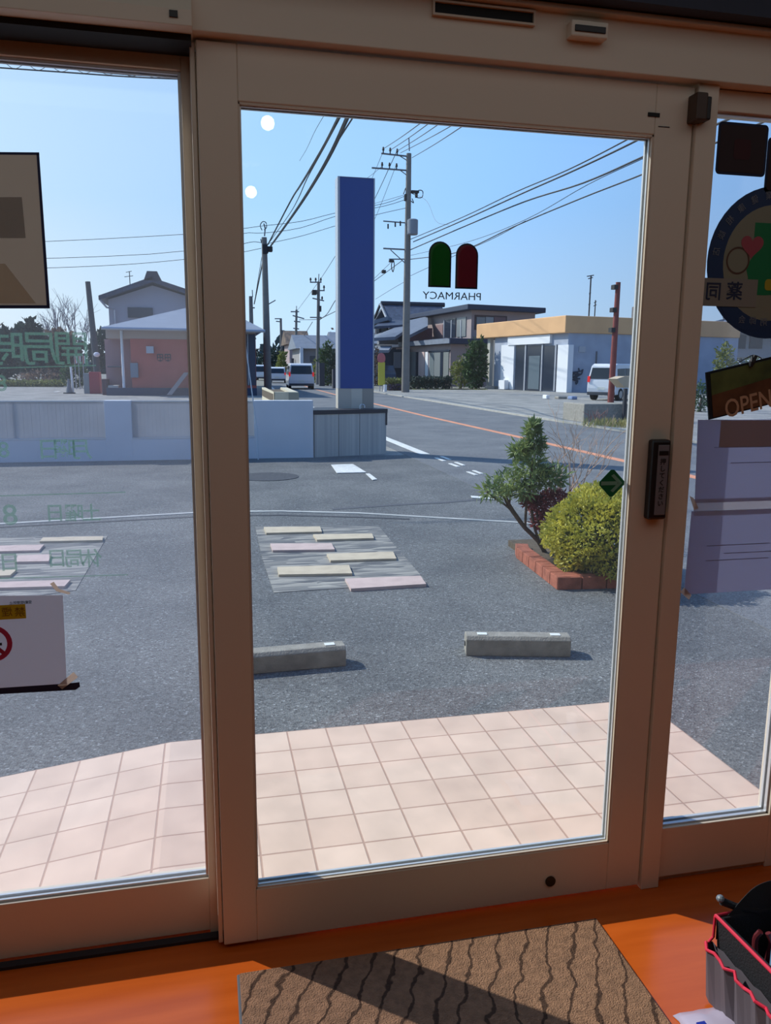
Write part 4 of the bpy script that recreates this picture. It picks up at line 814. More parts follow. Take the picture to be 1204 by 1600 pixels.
BXa(th_, 636,512,675,534,78,mat('wall_redbrown',(128,92,96),.9,var=.1,vscale=1),'side_wall')
shed(th_, [(584,547),(607,547),(612,540),(586,540)], [74,74,77,77], .25, M_eave, 'porch_roof')
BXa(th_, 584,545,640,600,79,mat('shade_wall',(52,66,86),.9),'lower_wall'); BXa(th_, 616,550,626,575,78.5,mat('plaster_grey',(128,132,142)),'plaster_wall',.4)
# bushes, hedges in front of the houses
M_lf = mat('leaf_mid', (84,112,62), .6, rgb2=(46,66,44), vscale=2.2, trans=.25); M_ld = mat('leaf_dark', (52,74,60), .65, rgb2=(32,46,44), vscale=2, trans=.15); M_ly = mat('leaf_olive', (150,154,80), .6, rgb2=(96,104,58), vscale=2, trans=.25)
M_lb = mat('leaf_brown', (150,124,104), .7, rgb2=(96,84,78), vscale=1.5, trans=.2)
def bush(name, x, ybot, ytop, wpx, Y, mt, label, n=900, size=.22, cat='bush', seed=1, grp=None, trunk=0, dep=None):
    b, t = at(x, ybot, Y), at(x, ytop, Y); b.z = min(b.z, ZG+.2) if not trunk else ZG; h = t.z-b.z; rx = wpx/2*Y/F_PX
    th = thing(name, (b.x, Y, ZG), label, cat, grp)
    cz = b.z+h*(.5+trunk*.5); rz = h*(.5-trunk*.5)+.05
    foliage(n, (b.x, Y, cz), (rx, dep or max(.5, rx*.8), rz), size, .6, seed, .25).build('foliage', mt, th)
    MB().tube([(b.x,Y,ZG-.02),(b.x+.05,Y,cz)], [max(.06,rx*.07), max(.04,rx*.04)], 6).build('trunk', M_bark, th)
    return th
bush('green_bush', 742, 607, 529, 38, 60, M_lf, 'tall round green bush left of the flat roofed shop', 1500, .3, seed=3)
bush('green_bush', 720, 606, 560, 34, 62, M_ly, 'pale green bush between the long wing and the tall round bush', 700, .25, seed=4)
def hedge(x0, x1, yt, Y, mt, label, n=1600, size=.16, seed=1, dep=.5, yb=None):
    a, b = at(x0,yt,Y), at(x1,yt,Y); R = random.Random(seed); zb_ = ZG if yb is None else at(x0,yb,Y).z; th = thing('hedge', (a.x,Y,ZG), label, 'hedge'); o = MB()
    for _ in range(n):
        x = R.uniform(a.x,b.x); z = zb_+(a.z-zb_)*R.random()**.7; y = Y+R.uniform(-dep,dep); o.leaf(Vector((x,y,z)), size*R.uniform(.6,1.3), .6, None, R)
    o.build('foliage', mt, th); MB().tube([(a.x+.1,Y,ZG+.05),(b.x-.1,Y,ZG+.05)], .04, 5).build('stem', M_bark, th)
    return th
hedge(640,704,589,58,M_ld,'dark trimmed hedge below the curtained windows', 2600, .18, 5, .6); hedge(602,628,592,54.4,M_ly,'olive hedge left of the tall utility pole', 1300, .16, 6)
hedge(604,628,600,54,mat('leaf_purple',(86,72,96),.7),'purplish low plants under the olive hedge', 500, .12, 7, .3)
hedge(630,760,609.5,57,M_ly,'thin grass strip along the yard edge by the houses', 900, .12, 8, .5)
bush('bare_bush', 586, 600, 543, 16, 71, M_lb, 'brownish bush beside the right edge of the blue sign', 300, .3, seed=12)
# yellow roadside figure sign
ys = thing('roadside_banner', tuple(Vector((at(596,612,52).x,52,ZG))), 'yellow roadside banner with a pink round top', 'banner')
BXa(ys, 591,566,601,602,52,mat('banner_yellow',(206,196,72),.7),'banner_cloth',.06)
c = at(595.5,560,52.03); MB().ell(c, .28, .05, .36, 16, 8).build('round_top', mat('banner_pink',(196,110,112),.7), ys)
for x in (593.5,598.5): p = at(x,605,52); MB().tube([(p.x,52.1,ZG),(p.x,52.1,at(x,600,52).z)], .03, 6).build('leg', M_silver, ys)
q = at(599.5,606,51.7); BX('base_block', M_shw, ys, q.x, q.x+.18, 51.6, 51.9, ZG, at(599,601,51.7).z)
# grass and twigs by the block
def tuft(x, y, n, h, mt, label, sp=.25, seed=1, name='grass_tuft', cat='grass'):
    g = gd(x, y); R = random.Random(seed); o = MB()
    for _ in range(n):
        p = g+Vector((R.gauss(0,sp), R.gauss(0,sp*.7), 0)); d = Vector((R.gauss(0,.3), R.gauss(0,.3), 1)).normalized(); o.leaf(p, h*R.uniform(.5,1.2), .12, d, R)
    ob = o.build(name, mt); origin_to(ob, (g.x,g.y,ZG)); tag(ob, label, cat); return ob
M_dry = mat('grass_dry', (190,176,120), .8, rgb2=(140,140,84), vscale=3, trans=.2)
tuft(965,668,500,.25,M_dry,'dry yellowish grass at the foot of the concrete block',.45,3)
o = MB(); R = random.Random(8); g = gd(934,664)
for k in range(9): twig(o, g+Vector((R.uniform(-.25,.25),0,0)), Vector((R.uniform(-.5,.5),0,1)).normalized(), .30, .012, 1)
tag(origin_to(o.build('dry_weed', mat('twig_red',(150,104,96),.8)), (g.x,g.y,ZG)), 'reddish dry weed in front of the concrete block', 'weed')
# ---- right panel view: house and plants
rh = thing('white_eaved_house', (at(1150,560,70).x,70,ZG), 'house with a pale tiled roof seen above the OPEN board', 'house')
BXa(rh, 1117,515,1290,560,72,mat('rh_wall',(150,156,166),.85),'wall',6); gable(rh, 1135, 497, 1290, 1115, 515, 1300, 70, 4, 'roof', M_rg)
a = at(1118,514,69.7); b = at(1290,514,69.7); MB().tube([a, Vector((b.x,b.y,a.z))], .12, 5).build('gutter', M_shw, rh)
for x0,x1 in ((1130,1142),(1150,1164),(1172,1190)): BXa(rh, x0,524,x1,545,71.9,M_win,'window',.1)
bush('green_bush', 1128, 600, 536, 34, 42, M_ly, 'yellow green bush in the right panel above the OPEN board', 900, .2, seed=31)
bush('green_bush', 1092, 645, 598, 22, 26, M_lf, 'small green plant at the post edge of the right panel', 400, .12, seed=32)
bush('green_bush', 1170, 610, 560, 50, 45, M_lf, 'green bush behind the hook of the OPEN board', 900, .2, seed=33)
# ================================================================== LEFT: SHOP WITH ORANGE WALL
YO = 44.0; xo0, xo1 = at(205,570,YO).x, at(400,570,YO).x; ze = at(230,510.5,YO).z; zo = at(230,529.5,YO).z
os_ = thing('orange_wall_shop', (xo0,YO,ZG), 'low building with a salmon orange wall and grey hipped roof', 'building')
M_or = mat('wall_salmon', (196,106,94), .85, var=.06, vscale=1.5); M_band = mat('band_beige', (196,178,166), .85)
BX('wall', M_or, os_, xo0, xo1, YO, YO+14, ZG, zo); BX('upper_band', M_band, os_, xo0-1.2, xo1, YO+.02, YO+14, zo, ze-.05)
BX('recessed_wall', mat('wall_recess',(170,140,142),.85), os_, at(165,570,YO+1.5).x, xo0, YO+1.5, YO+6, ZG, zo); BX('foot_shade', mat('foot_shade_blue',(62,72,96),.9), os_, at(165,570,YO).x, xo1, YO-.25, YO, ZG, at(230,606,YO).z)  # last box: dark blue strip standing in for shade along the wall's foot
el, er = at(158,511,YO-.9), at(414,516,YO-.9); er.z = el.z; pk0, pk1 = at(322,474,YO+7), at(334,474,YO+7); yb_ = YO+15
o = MB(); V_ = [el, er, Vector((er.x,yb_,el.z)), Vector((el.x,yb_,el.z)), pk0, Vector((pk1.x,pk1.y,pk0.z))]
o.add(V_, [(0,1,5,4),(1,2,5),(2,3,4,5),(3,0,4),(3,2,1,0)]); o.build('roof', mat('roof_sheet',(138,146,160),.55,var=.06,vscale=1.5), os_)
MB().tube([el+Vector((0,-.02,-.06)), er+Vector((0,-.02,-.06))], .08, 6).build('gutter', M_silver, os_)
q = at(192,570,YO-.05); MB().tube([(q.x,q.y,ZG+.2),(q.x,q.y,zo+.4)], .07, 8).build('down_pipe', M_shw, os_)
BXa(os_, 203,567,216,590,YO-.2,mat('meter_grey',(130,140,152),.6),'meter_box',.2); BXa(os_, 228,541,240,552,YO-.25,mat('lamp_box',(190,196,206),.6),'wall_lamp',.25)
# two dark cut out characters of the shop sign, only their mass can be read
for x0 in (245,257):
    o = MB(); a, b = at(x0,553,YO-.03), at(x0+10,567,YO-.03); w_, h_ = b.x-a.x, a.z-b.z
    for (u0,u1,v0,v1) in ((0,1,.9,1),(.45,.55,.1,.9),(0,.12,.35,.9),(.88,1,.35,.9),(0,1,.55,.64),(.1,.9,.2,.28)): o.box(a.x+w_*u0, a.x+w_*u1, YO-.04, YO, b.z+h_*v0, b.z+h_*v1)
    o.build('sign_character', M_wood, os_)
BXa(os_, 372,522,400,602,YO-.04,mat('glass_front',(48,60,84),.25,spec=.6),'shop_window',.1); BXa(os_, 386,520,389,602,YO-.1,M_silver,'window_post',.1)
a, b = at(264,617,YO-.9), at(291,582,YO-.25); lb = MB(); lb.prism([a+Vector((-.12,0,0)), a+Vector((.14,0,0)), b+Vector((.14,0,0)), b+Vector((-.12,0,0))], (0,.06,0)); tag(lb.build('leaning_board', mat('board_pale',(178,160,152),.8)), 'pale narrow board leaning against the orange wall', 'board')
for k, (x0,x1,y0,y1,c,lab) in enumerate([(170,186,602,613,(190,186,180),'white heap by the left corner of the orange wall'),(168,192,572,574,(70,76,90),'thin dark shelf beside the down pipe'),(160,168,592,602,(90,60,70),'small dark box right of the red cabinet')]):
    q0, q1 = at(x0,y1,YO+.6), at(x1,y0,YO+.6); 
    if y1 > 600: q0.z = ZG
    o = MB().box(q0.x,q1.x,YO+.3,YO+1.4,q0.z,q1.z); tag(o.build(['storage_heap','wall_shelf','storage_box'][k], mat('st%d'%k, c, .8), None, .04), lab, ['heap','shelf','box'][k])
# house behind
YG = 62.0; gh = thing('gabled_house', (at(230,570,YG).x,YG,ZG), 'two storey grey house with a wide gable behind the orange walled shop', 'house')
a, b, pk = at(169,470,YG), at(290,470,YG), at(238,446,YG); M_gw = mat('wall_grey', (172,172,182), .85)
o = MB(); o.prism([(a.x,YG,ZG),(b.x,YG,ZG),(b.x,YG,at(290,462,YG).z),(pk.x,YG,pk.z),(a.x,YG,at(169,468,YG).z)], (0,12,0)); o.build('wall', M_gw, gh)
e0, e1, rk = at(154,468.5,YG-.8), at(322,470,YG-.8), at(238,440.5,YG-.8)
for p, q_, nm in ((e0,rk,'roof'),(rk,e1,'roof')):
    MB().prism([p, q_, q_+Vector((0,0,.38)), p+Vector((0,0,.30))], (0,13.5,0)).build(nm, M_rt, gh)
MB().prism([rk+Vector((-.6,0,.1)), rk+Vector((.6,0,.1)), rk+Vector((.35,0,.75)), rk+Vector((-.35,0,.75))], (0,13.6,0)).build('ridge_tile', M_wood, gh)
BXa(gh, 199,480,239,497,YG-.1,M_win,'window',.1); MB().tube([e0+Vector((.1,0,-.0)), e0+Vector((.5,.2,-.5)), e0+Vector((1.0,.6,-.6)), Vector((e0.x+1.0,YG-.1,3))], .07, 6).build('down_pipe', M_silver, gh)
an = thing('roof_antenna', (at(203,450,66).x,66,at(203,450,66).z-.6), 'thin antenna over the gabled house roof', 'antenna'); antenna(an, 203.5,452,202,424,66,.035,((.02,8),(.22,12)))
# leaning dark pole, cabinet and bits
q0, q1 = at(155,612,49), at(137,440,49); q0.z = ZG; lp = thing('leaning_pole', q0, 'dark leaning wooden pole with a flat top, left of the gabled house', 'pole'); MB().tube([q0,q1], [.22,.14], 10).build('shaft', mat('pole_dark',(66,72,78),.9), lp)
q = at(151,554,48.5); MB().ell(q, .18, .12, .14, 12, 6).build('lamp_head', M_shw, lp)
bush('dark_conifer', 168, 600, 520, 40, 53.5, M_ld, 'dark green drooping tree right of the leaning pole', 500, .5, seed=14, cat='tree', trunk=.35)
cb = thing('red_cabinet', (at(145,612,47).x,47,ZG), 'red cabinet with a pale left side standing by the leaning pole', 'cabinet')
a, b = at(140,581,47), at(158,612,47); BX('cabinet_body', mat('cab_red',(156,44,62),.5), cb, a.x, b.x, 46.6, 47.4, ZG, a.z, .02); c = at(131,583,47); BX('side_panel', mat('cab_side',(140,148,150),.6), cb, c.x, a.x, 46.65, 47.4, ZG, c.z, .02)
q = at(112,573,47); o = MB().tube([(q.x,47,ZG),(q.x-.05,47,q.z)], .06, 8); tag(o.build('white_post', M_shw), 'slim white post left of the red cabinet', 'post')
q = at(107,592,46.8); th = thing('traffic_cone', (q.x,46.8,ZG), 'dark cone shaped marker at the foot of the white post', 'cone'); MB().tube([(q.x,46.8,ZG),(q.x,46.8,ZG+.06)], .32, 10).build('base', M_wire, th); MB().tube([(q.x,46.8,ZG+.06),(q.x,46.8,q.z)], [.18,.05], 12).build('cone_body', mat('cone_grey',(120,124,130),.6), th)
for x, nm in ((118,'leftmost'),(124,'middle'),(131,'rightmost')):
    a, b = at(x-2,556,56), at(x+2.5,568,56); th = thing('parasol_flag', (a.x,56,ZG), nm+' orange and white striped flag below the bare branches', 'flag', 'striped flags')
    BX('flag_cloth', mat('flag_orange',(208,120,80),.7), th, a.x, (a.x+b.x)/2, 56, 56.03, b.z, a.z); BX('flag_stripe', M_shw, th, (a.x+b.x)/2, b.x, 56, 56.03, b.z, a.z); MB().tube([(a.x,56.02,ZG),(a.x,56.02,a.z+.1)], .025, 5).build('flag_pole', M_silver, th)
# trees and hedges at the far left
hedge(-30,100,595,63,M_ly,'bright yellow green grass bank along the far lot edge', 2600, .2, 15, .8)
bush('round_tree', 52, 600, 503, 40, 68, M_ld, 'dark rounded tree under the poster corner', 1300, .5, seed=16, cat='tree', trunk=.15)
bush('round_tree', 95, 605, 516, 60, 72, M_lb, 'brownish bare crowned thicket between the dark tree and the leaning pole', 1700, .5, seed=17, cat='tree', trunk=.1)
bush('round_tree', 12, 605, 514, 60, 78, M_ld, 'wide dark tree at the left photo edge', 1500, .6, seed=18, cat='tree', trunk=.1)
bush('round_tree', -62, 605, 512, 60, 90, M_lf, 'green tree beyond the left photo edge', 1000, .6, seed=19, cat='tree', trunk=.1)
bush('low_bush', 118, 603, 572, 40, 60, M_lf, 'low green bush behind the white post', 700, .25, seed=20)
bush('low_bush', 70, 606, 578, 70, 65.5, M_lb, 'brownish low bush on the grass bank', 800, .25, seed=21)
o = MB(); R = random.Random(21)
for k in range(34):
    x = R.uniform(66,138); p = at(x,515,74); p.z -= 1; h = R.uniform(.7,1.5)+(.8 if 90 < x < 125 else 0); twig(o, p, Vector((R.gauss(0,.25),0,1)).normalized(), h, .035, 2)
tag(o.build('bare_branches', mat('branch_grey',(142,140,150),.8)), 'fine bare branches above the brownish thicket', 'tree')
q = gd(90,612); tag(MB().box(q.x-.08,q.x+.08,q.y-1.0,q.y+.6,ZG-.01,ZG+.012).build('lot_mark', M_paint), 'short white paint mark on the lot left of the white post', 'road mark')
# ================================================================== DISTANT STREET
def simple_house(x0, x1, ybase, ye, yr, Y, wall, roof, label, nm='distant_house', win=()):
    a, b = at(x0,ye,Y), at(x1,ye,Y); b.z = a.z; th = thing(nm, (a.x,Y,ZG), label, 'house')
    BX('wall', wall, th, a.x, b.x, Y, Y+8, ZG, a.z); zr_ = at((x0+x1)/2, yr, Y+4).z
    o = MB(); e = .5; o.prism([(a.x-e,Y-e,a.z-.1),(a.x-e,Y+4,zr_),(a.x-e,Y+8+e,a.z-.1)], (b.x-a.x+2*e,0,0)); o.build('roof', roof, th)
    for w_ in win: BXa(th, *w_, Y-.06, M_win, 'window', .1)
    return th
simple_house(469,530,598,543,524,85,mat('hw1',(150,146,146),.85),M_rg,'grey gabled building left of the blue sign bottom', win=((484,556,492,566),))
o = at(468,543,84.8); p = at(473,570,84.8); o2 = thing('pale_gate_pillar', (o.x,84.8,ZG), 'pale tall pillar at the corner of the grey gabled building', 'pillar'); BX('pillar_body', M_shw, o2, o.x, p.x, 84.4, 84.9, ZG, o.z)
simple_house(452,480,598,537,517,120,mat('hw2',(170,150,150),.85),M_lb,'distant pinkish house with a brown roof','distant_house')
simple_house(524,640,600,535,520,118,mat('hw3',(150,150,156),.85),M_rg,'distant house mostly hidden by the blue sign')
bush('bamboo_clump', 512, 604, 536, 26, 70, M_lf, 'light green feathery clump left of the blue sign bottom', 900, .3, seed=22, cat='tree')
bush('bamboo_clump', 524, 606, 548, 22, 66, M_ld, 'dark green clump touching the left edge of the blue sign', 600, .28, seed=23, cat='tree')
bush('garden_bush', 497, 602, 556, 16, 78, M_ly, 'yellow green bush beside the gate posts', 500, .25, seed=24)
for k, (x0,x1,y0,y1) in enumerate([(499,507,567,602),(520,526,577,606),(455,459,560,596)]):
    q0, q1 = at(x0,y1,[68,60,90][k]), at(x1,y0,[68,60,90][k]); Yk = [68,60,90][k]
    tag(MB().box(q0.x,q1.x,Yk,Yk+.5,ZG,q1.z).build('gate_post', mat('post_stone',(72,74,84),.9)), ['dark stone gate post under the feathery clump','shorter gate post next to the blue sign','distant dark post left of the minivan'][k], 'post')
bush('street_tree', 430, 598, 540, 22, 110, M_ld, 'dark distant tree above the white car', 500, .5, seed=25, cat='tree'); bush('street_tree', 441, 598, 548, 14, 105, M_ly, 'greenish distant tree right of the dark one', 350, .45, seed=26, cat='tree')
bush('street_tree', 452, 598, 535, 14, 138, M_lb, 'brown bare distant tree by the slanting armed pole', 350, .5, seed=27, cat='tree'); bush('street_tree', 410, 600, 556, 20, 120, M_ld, 'dark distant tree behind the left pole', 400, .5, seed=28, cat='tree')
bush('street_tree', 548, 600, 500, 60, 150, M_lb, 'tall bare crowned tree rising behind the blue sign bottom', 900, .7, seed=29, cat='tree', trunk=.1)
# distant tree belt closing the horizon
o = MB(); R = random.Random(33)
for i in range(5200):
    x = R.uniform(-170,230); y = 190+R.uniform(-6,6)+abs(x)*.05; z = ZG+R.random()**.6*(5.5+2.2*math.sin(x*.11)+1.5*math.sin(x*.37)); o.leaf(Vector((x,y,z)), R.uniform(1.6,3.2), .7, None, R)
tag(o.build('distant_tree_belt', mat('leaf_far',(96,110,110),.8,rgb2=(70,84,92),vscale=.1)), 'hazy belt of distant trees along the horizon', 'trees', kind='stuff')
# ================================================================== DECALS ON THE GLASS
def film(name, rgb, tr=.25): return mat(name, rgb, .5, trans=tr)
def flatpoly(pts, y, mt, name, parent, th=.0006): return MB().prism([(x, y, z) for x, z in pts], (0, th, 0)).build(name, mt, parent)
def arch(cx, z0, z1, hw, n=12):
    r = hw; return [(cx-hw,z0),(cx+hw,z0)]+[(cx+r*math.cos(a), z1-r+r*math.sin(a)) for a in [math.pi*i/n for i in range(n+1)]]
YD_ = 1.7035
pa = at(687,413,YD_); pb_ = at(729,415,YD_); zz0, zz1 = at(687,449,YD_).z, at(687,377,YD_).z; ph = thing('pharmacy_decal', (.53,YD_,1.5), 'green and red arch emblem with mirrored PHARMACY lettering on the door glass', 'decal')
hw = (at(704.5,413,YD_).x-at(669,413,YD_).x)/2
M_edgeb = film('film_edge', (14,34,60), .1)
flatpoly(arch(pa.x, zz0, zz1, hw), YD_, M_edgeb, 'arch_border', ph); flatpoly(arch(pa.x, zz0+.0035, zz1-.0035, hw-.0035), YD_-.0004, film('film_green', (30,170,52), .42), 'green_arch', ph)
flatpoly(arch(pb_.x, zz0-.0015, zz1-.0015, hw), YD_, M_edgeb, 'arch_border', ph); flatpoly(arch(pb_.x, zz0+.002, zz1-.005, hw-.0035), YD_-.0004, film('film_red', (200,50,76), .42), 'red_arch', ph)
q = at(706.5,463,YD_); w0 = at(752,463,YD_).x-at(661,463,YD_).x
t_ = text('lettering', 'PHARMACY', .0225, film('film_navy', (16,44,80), .1), ph, (q.x,YD_+.001,q.z), (-1,0,0), (0,0,1)); xs = [v.co.x for v in t_.data.vertices]; k = w0/(max(xs)-min(xs)); cx = (max(xs)+min(xs))/2
for v in t_.data.vertices: v.co.x = cx+(v.co.x-cx)*k
# green diamond sticker
q = at(955.5,755,1.698); ds = thing('diamond_sticker', (q.x,1.698,q.z), 'green diamond sticker with a pale arrow at the right edge of the door glass', 'sticker')
r = .0365
def rot45(pts): return [(q.x+(x-z)*.7071, q.z+(x+z)*.7071) for x, z in pts]
s_ = r*.7071; c_ = .006
flatpoly(rot45([(-s_+c_,-s_),(s_-c_,-s_),(s_,-s_+c_),(s_,s_-c_),(s_-c_,s_),(-s_+c_,s_),(-s_,s_-c_),(-s_,-s_+c_)]), 1.698, film('film_dkgreen', (20,110,70), .3), 'diamond', ds)
M_pgr = film('film_palegreen', (140,190,168), .34)
o = MB(); P = lambda L: [(q.x+x, 1.6973, q.z+z) for x, z in L]
o.prism(P([(-.028,-.0045),(.014,-.0045),(.014,.0045),(-.028,.0045)]), (0,.0004,0)); o.prism(P([(.004,.022),(.027,0),(.017,-.001),(-.003,.018)]), (0,.0004,0)); o.prism(P([(.027,0),(.004,-.022),(-.003,-.018),(.017,.001)]), (0,.0004,0)); o.build('arrow', M_pgr, ds)
# left glass green lettering
M_let = mat('film_letter', (150,198,182), .5, trans=.42, alpha=.42)
YL_ = 1.757; lt = thing('hours_lettering', (-.35,YL_,1.3), 'pale green mirrored opening hours lettering on the left glass', 'lettering')
def chars(items, size):
    for ch, x, y in items:
        q = at(x, y, YL_); text('character', ch, size, M_let, lt, (q.x,YL_-.0008,q.z), (-1,0,0), (0,0,1), bold=.0005)
chars([('開',112,548),('局',62,548),('時',10,548)], .074); chars([('8',2,600),('日',76,704),('曜',101,704),('月',126,704),('8',6,704)], .046); chars([('土',143,803),('曜',116,803),('日',86,803)], .040); chars([('8',16,806)], .062); chars([('休',143,874),('局',116,874),('日',89,874),('日',15,880)], .043)
o = MB()
for (xa,ya,xb,yb) in [(-40,576,150,571),(-40,776,196,769),(-40,905,200,898)]:
    a, b = at(xa,ya,YL_), at(xb,yb,YL_); o.prism([(a.x,YL_-.0008,a.z-.0012),(b.x,YL_-.0008,b.z-.0012),(b.x,YL_-.0008,b.z+.0012),(a.x,YL_-.0008,a.z+.0012)], (0,.0004,0))
o.build('rule_line', M_let, lt)
def sheet(name, pts, Y, mt, label, cat, th=.0008, border=None):
    P = [at(x,y,Y) for x,y in pts]; t = thing(name, P[0], label, cat)
    MB().prism([(p.x,Y,p.z) for p in P], (0,th,0)).build('sheet', mt, t); return t, P
po_, P = sheet('backed_poster', [(-60,237),(61,238),(78,482),(-60,482)], 1.752, mat('poster_beige',(196,186,174),.85,trans=.52), 'beige backed poster with a dark border at the upper left corner', 'poster')
M_pbd = mat('poster_border', (34,42,84), .7, trans=.1); o = MB()
for L in ([(-60,237),(61,238),(61.5,242),(-60,241)], [(61,238),(78,482),(73,478),(57,242)], [(-60,477),(74,477),(78,482),(-60,482)]):
    Q = [at(x,y,1.7512) for x,y in L]; o.prism([(p.x,1.7512,p.z) for p in Q], (0,.0006,0))
o.build('poster_edging', M_pbd, po_)
P = [at(x,y,1.7505) for x,y in ((-60,308),(34,308),(40,372),(-60,372))]; MB().prism([(p.x,1.7506,p.z) for p in P], (0,.0004,0)).build('poster_patch', mat('poster_brown',(110,96,90),.85,trans=.3,alpha=.35), po_)
P = [at(x,y,1.7505) for x,y in ((-60,412),(8,412),(56,474),(-60,474))]; MB().prism([(p.x,1.7506,p.z) for p in P], (0,.0004,0)).build('poster_patch', mat('poster_tan',(210,190,160),.85,trans=.5,alpha=.4), po_)
M_paper = mat('paper_white', (222,224,232), .8, trans=.36)
ns_, P = sheet('no_smoking_notice', [(-60,931),(98,930),(104,1068),(-60,1079)], 1.751, M_paper, 'white notice with a red no smoking ring at the lower left', 'notice')
def ringp(cx, cy, ro, ri, Y, mt, parent, name, n=30):
    c = at(cx,cy,Y); k = Y/F_PX*1.03; o = MB(); pts = []
    for i in range(n):
        a = 2*math.pi*i/n; pts += [Vector((c.x+ro*k*math.cos(a),Y,c.z+ro*k*math.sin(a))), Vector((c.x+ri*k*math.cos(a),Y,c.z+ri*k*math.sin(a)))]
    o.add(pts, [(2*i, 2*i+1, (2*i+3)%(2*n), (2*i+2)%(2*n)) for i in range(n)]); return o.build(name, mt, parent)
M_rred = mat('print_red', (190,50,80), .8, trans=.25); ringp(-13, 1006, 28, 21, 1.7502, M_rred, ns_, 'red_ring')
c = at(-13,1006,1.7501); MB().prism([(c.x-.028,1.7500,c.z+.022),(c.x-.022,1.7500,c.z+.028),(c.x+.028,1.7500,c.z-.022),(c.x+.022,1.7500,c.z-.028)], (0,.0003,0)).build('red_bar', M_rred, ns_)
c = at(-8,1007,1.7506); MB().box(c.x-.02,c.x+.014,1.7504,1.7507,c.z-.003,c.z+.003).build('cigarette', M_wire, ns_)
a, b = at(-60,949,1.7502), at(41,966,1.7502); yl_ = BX('yellow_label', mat('print_yellow',(224,196,40),.8,trans=.3), ns_, a.x, b.x, 1.7500, 1.7504, b.z, a.z)
for i, ch in enumerate('禁煙'): q = at(31-20*i, 957, 1.75); text('label_writing', ch, .022, mat('print_brown',(150,110,30),.8,trans=.2), yl_, (q.x,1.7498,q.z), (-1,0,0), (0,0,1))
q = at(32,942,1.75); text('small_print', '受動喫煙防止', .0075, M_wire, ns_, (q.x,1.7504,q.z), (-1,0,0), (0,0,1))
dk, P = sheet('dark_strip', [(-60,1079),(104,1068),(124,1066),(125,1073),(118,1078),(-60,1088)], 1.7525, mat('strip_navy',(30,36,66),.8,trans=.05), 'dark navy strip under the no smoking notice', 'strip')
M_tape = mat('tape_tan', (226,212,200), .7, trans=.65)
def tape(pts, Y, label):
    P = [at(x,y,Y) for x,y in pts]; o = MB().prism([(p.x,Y,p.z) for p in P], (0,.0005,0)).build('tape_piece', M_tape); origin_to(o, (P[0].x,Y,P[0].z)); tag(o, label, 'tape', 'tape pieces on the glass')
tape([(90,1071),(97,1077),(122,1058),(115,1050)], 1.750, 'tan tape at the lower corner of the no smoking notice'); tape([(78,912),(84,909),(92,920),(110,926),(108,929),(88,924)], 1.750, 'crumpled tan tape at the upper corner of the no smoking notice')
# right glass stickers
YR = 1.7105
def rounded(x0, x1, z0, z1, r, n=5):
    out = []
    for cx, cz, a0 in ((x1-r,z0+r,-90),(x1-r,z1-r,0),(x0+r,z1-r,90),(x0+r,z0+r,180)):
        for i in range(n+1): a = math.radians(a0+90*i/n); out.append((cx+r*math.cos(a), cz+r*math.sin(a)))
    return out
for (xa,ya,xb,yb,lab) in ((1123,189,1194,277,'dark square sticker at the top of the right glass'),(1200,214,1275,306,'dark square sticker cut by the right photo edge')):
    a, b = at(xa,ya,YR), at(xb,yb,YR); s_ = thing('square_sticker', (a.x,YR,b.z), lab, 'sticker')
    flatpoly(rounded(a.x,b.x,b.z,a.z,.010), YR, mat('sticker_dark',(10,22,60),.6,trans=.06), 'border', s_); flatpoly(rounded(a.x+.006,b.x-.006,b.z+.006,a.z-.006,.006), YR-.0005, mat('sticker_maroon',(44,26,30),.7,trans=.05), 'face', s_)
    cx, cz = (a.x+b.x)/2, (a.z+b.z)/2; flatpoly(rounded(cx-.022,cx+.022,cz-.022,cz+.022,.008), YR-.0009, mat('sticker_red',(58,14,22),.7,trans=.06), 'centre_mark', s_)
c = at(1206,412,YR); bg_ = thing('round_badge', (c.x,YR,c.z-.14), 'round badge decal with navy ring, green cross and heart on the right glass', 'decal')
def disc(cx, cz, r, mt, name, dy, n=48, a0=0, a1=360, par=bg_): 
    pts = [(cx+r*math.cos(math.radians(a0+(a1-a0)*i/n)), cz+r*math.sin(math.radians(a0+(a1-a0)*i/n))) for i in range(n if a1-a0 >= 360 else n+1)]; return flatpoly(pts, YR-dy, mt, name, par)
Rb = at(1206,412,YR).x-at(1104,412,YR).x
disc(c.x, c.z, Rb, film('badge_navy',(40,64,104),.14), 'navy_ring', 0); disc(c.x, c.z, Rb*.76, film('badge_cream',(150,150,130),.2), 'inner_field', .0006)
for i in range(9):
    a = math.radians(172-i*14.5); q = (c.x+Rb*.88*math.cos(a), c.z+Rb*.88*math.sin(a)); text('ring_writing', '医薬分業健康相談店'[8-i], .020, film('badge_text',(130,138,150),.2), bg_, (q[0],YR-.0008,q[1]), (-math.sin(a),0,math.cos(a)) if False else (-math.cos(a-math.pi/2),0,-math.sin(a-math.pi/2)), (math.cos(a),0,math.sin(a)))
gx = at(1188,420,YR); M_gcr = film('badge_green',(28,130,78),.16)
k = Rb/100
for x0,x1,z0,z1 in ((-32,36,-20,52),(-38,10,-52,-8)): pass
o = MB(); PP = lambda L: [(c.x+x*k, YR-.0010, c.z+z*k) for x, z in L]
o.prism(PP([(-32,52),(60,52),(60,-36),(-6,-42),(-42,-42),(-36,-20),(-40,-8),(-32,10)]), (0,.0004,0)); o.build('green_shape', M_gcr, bg_)
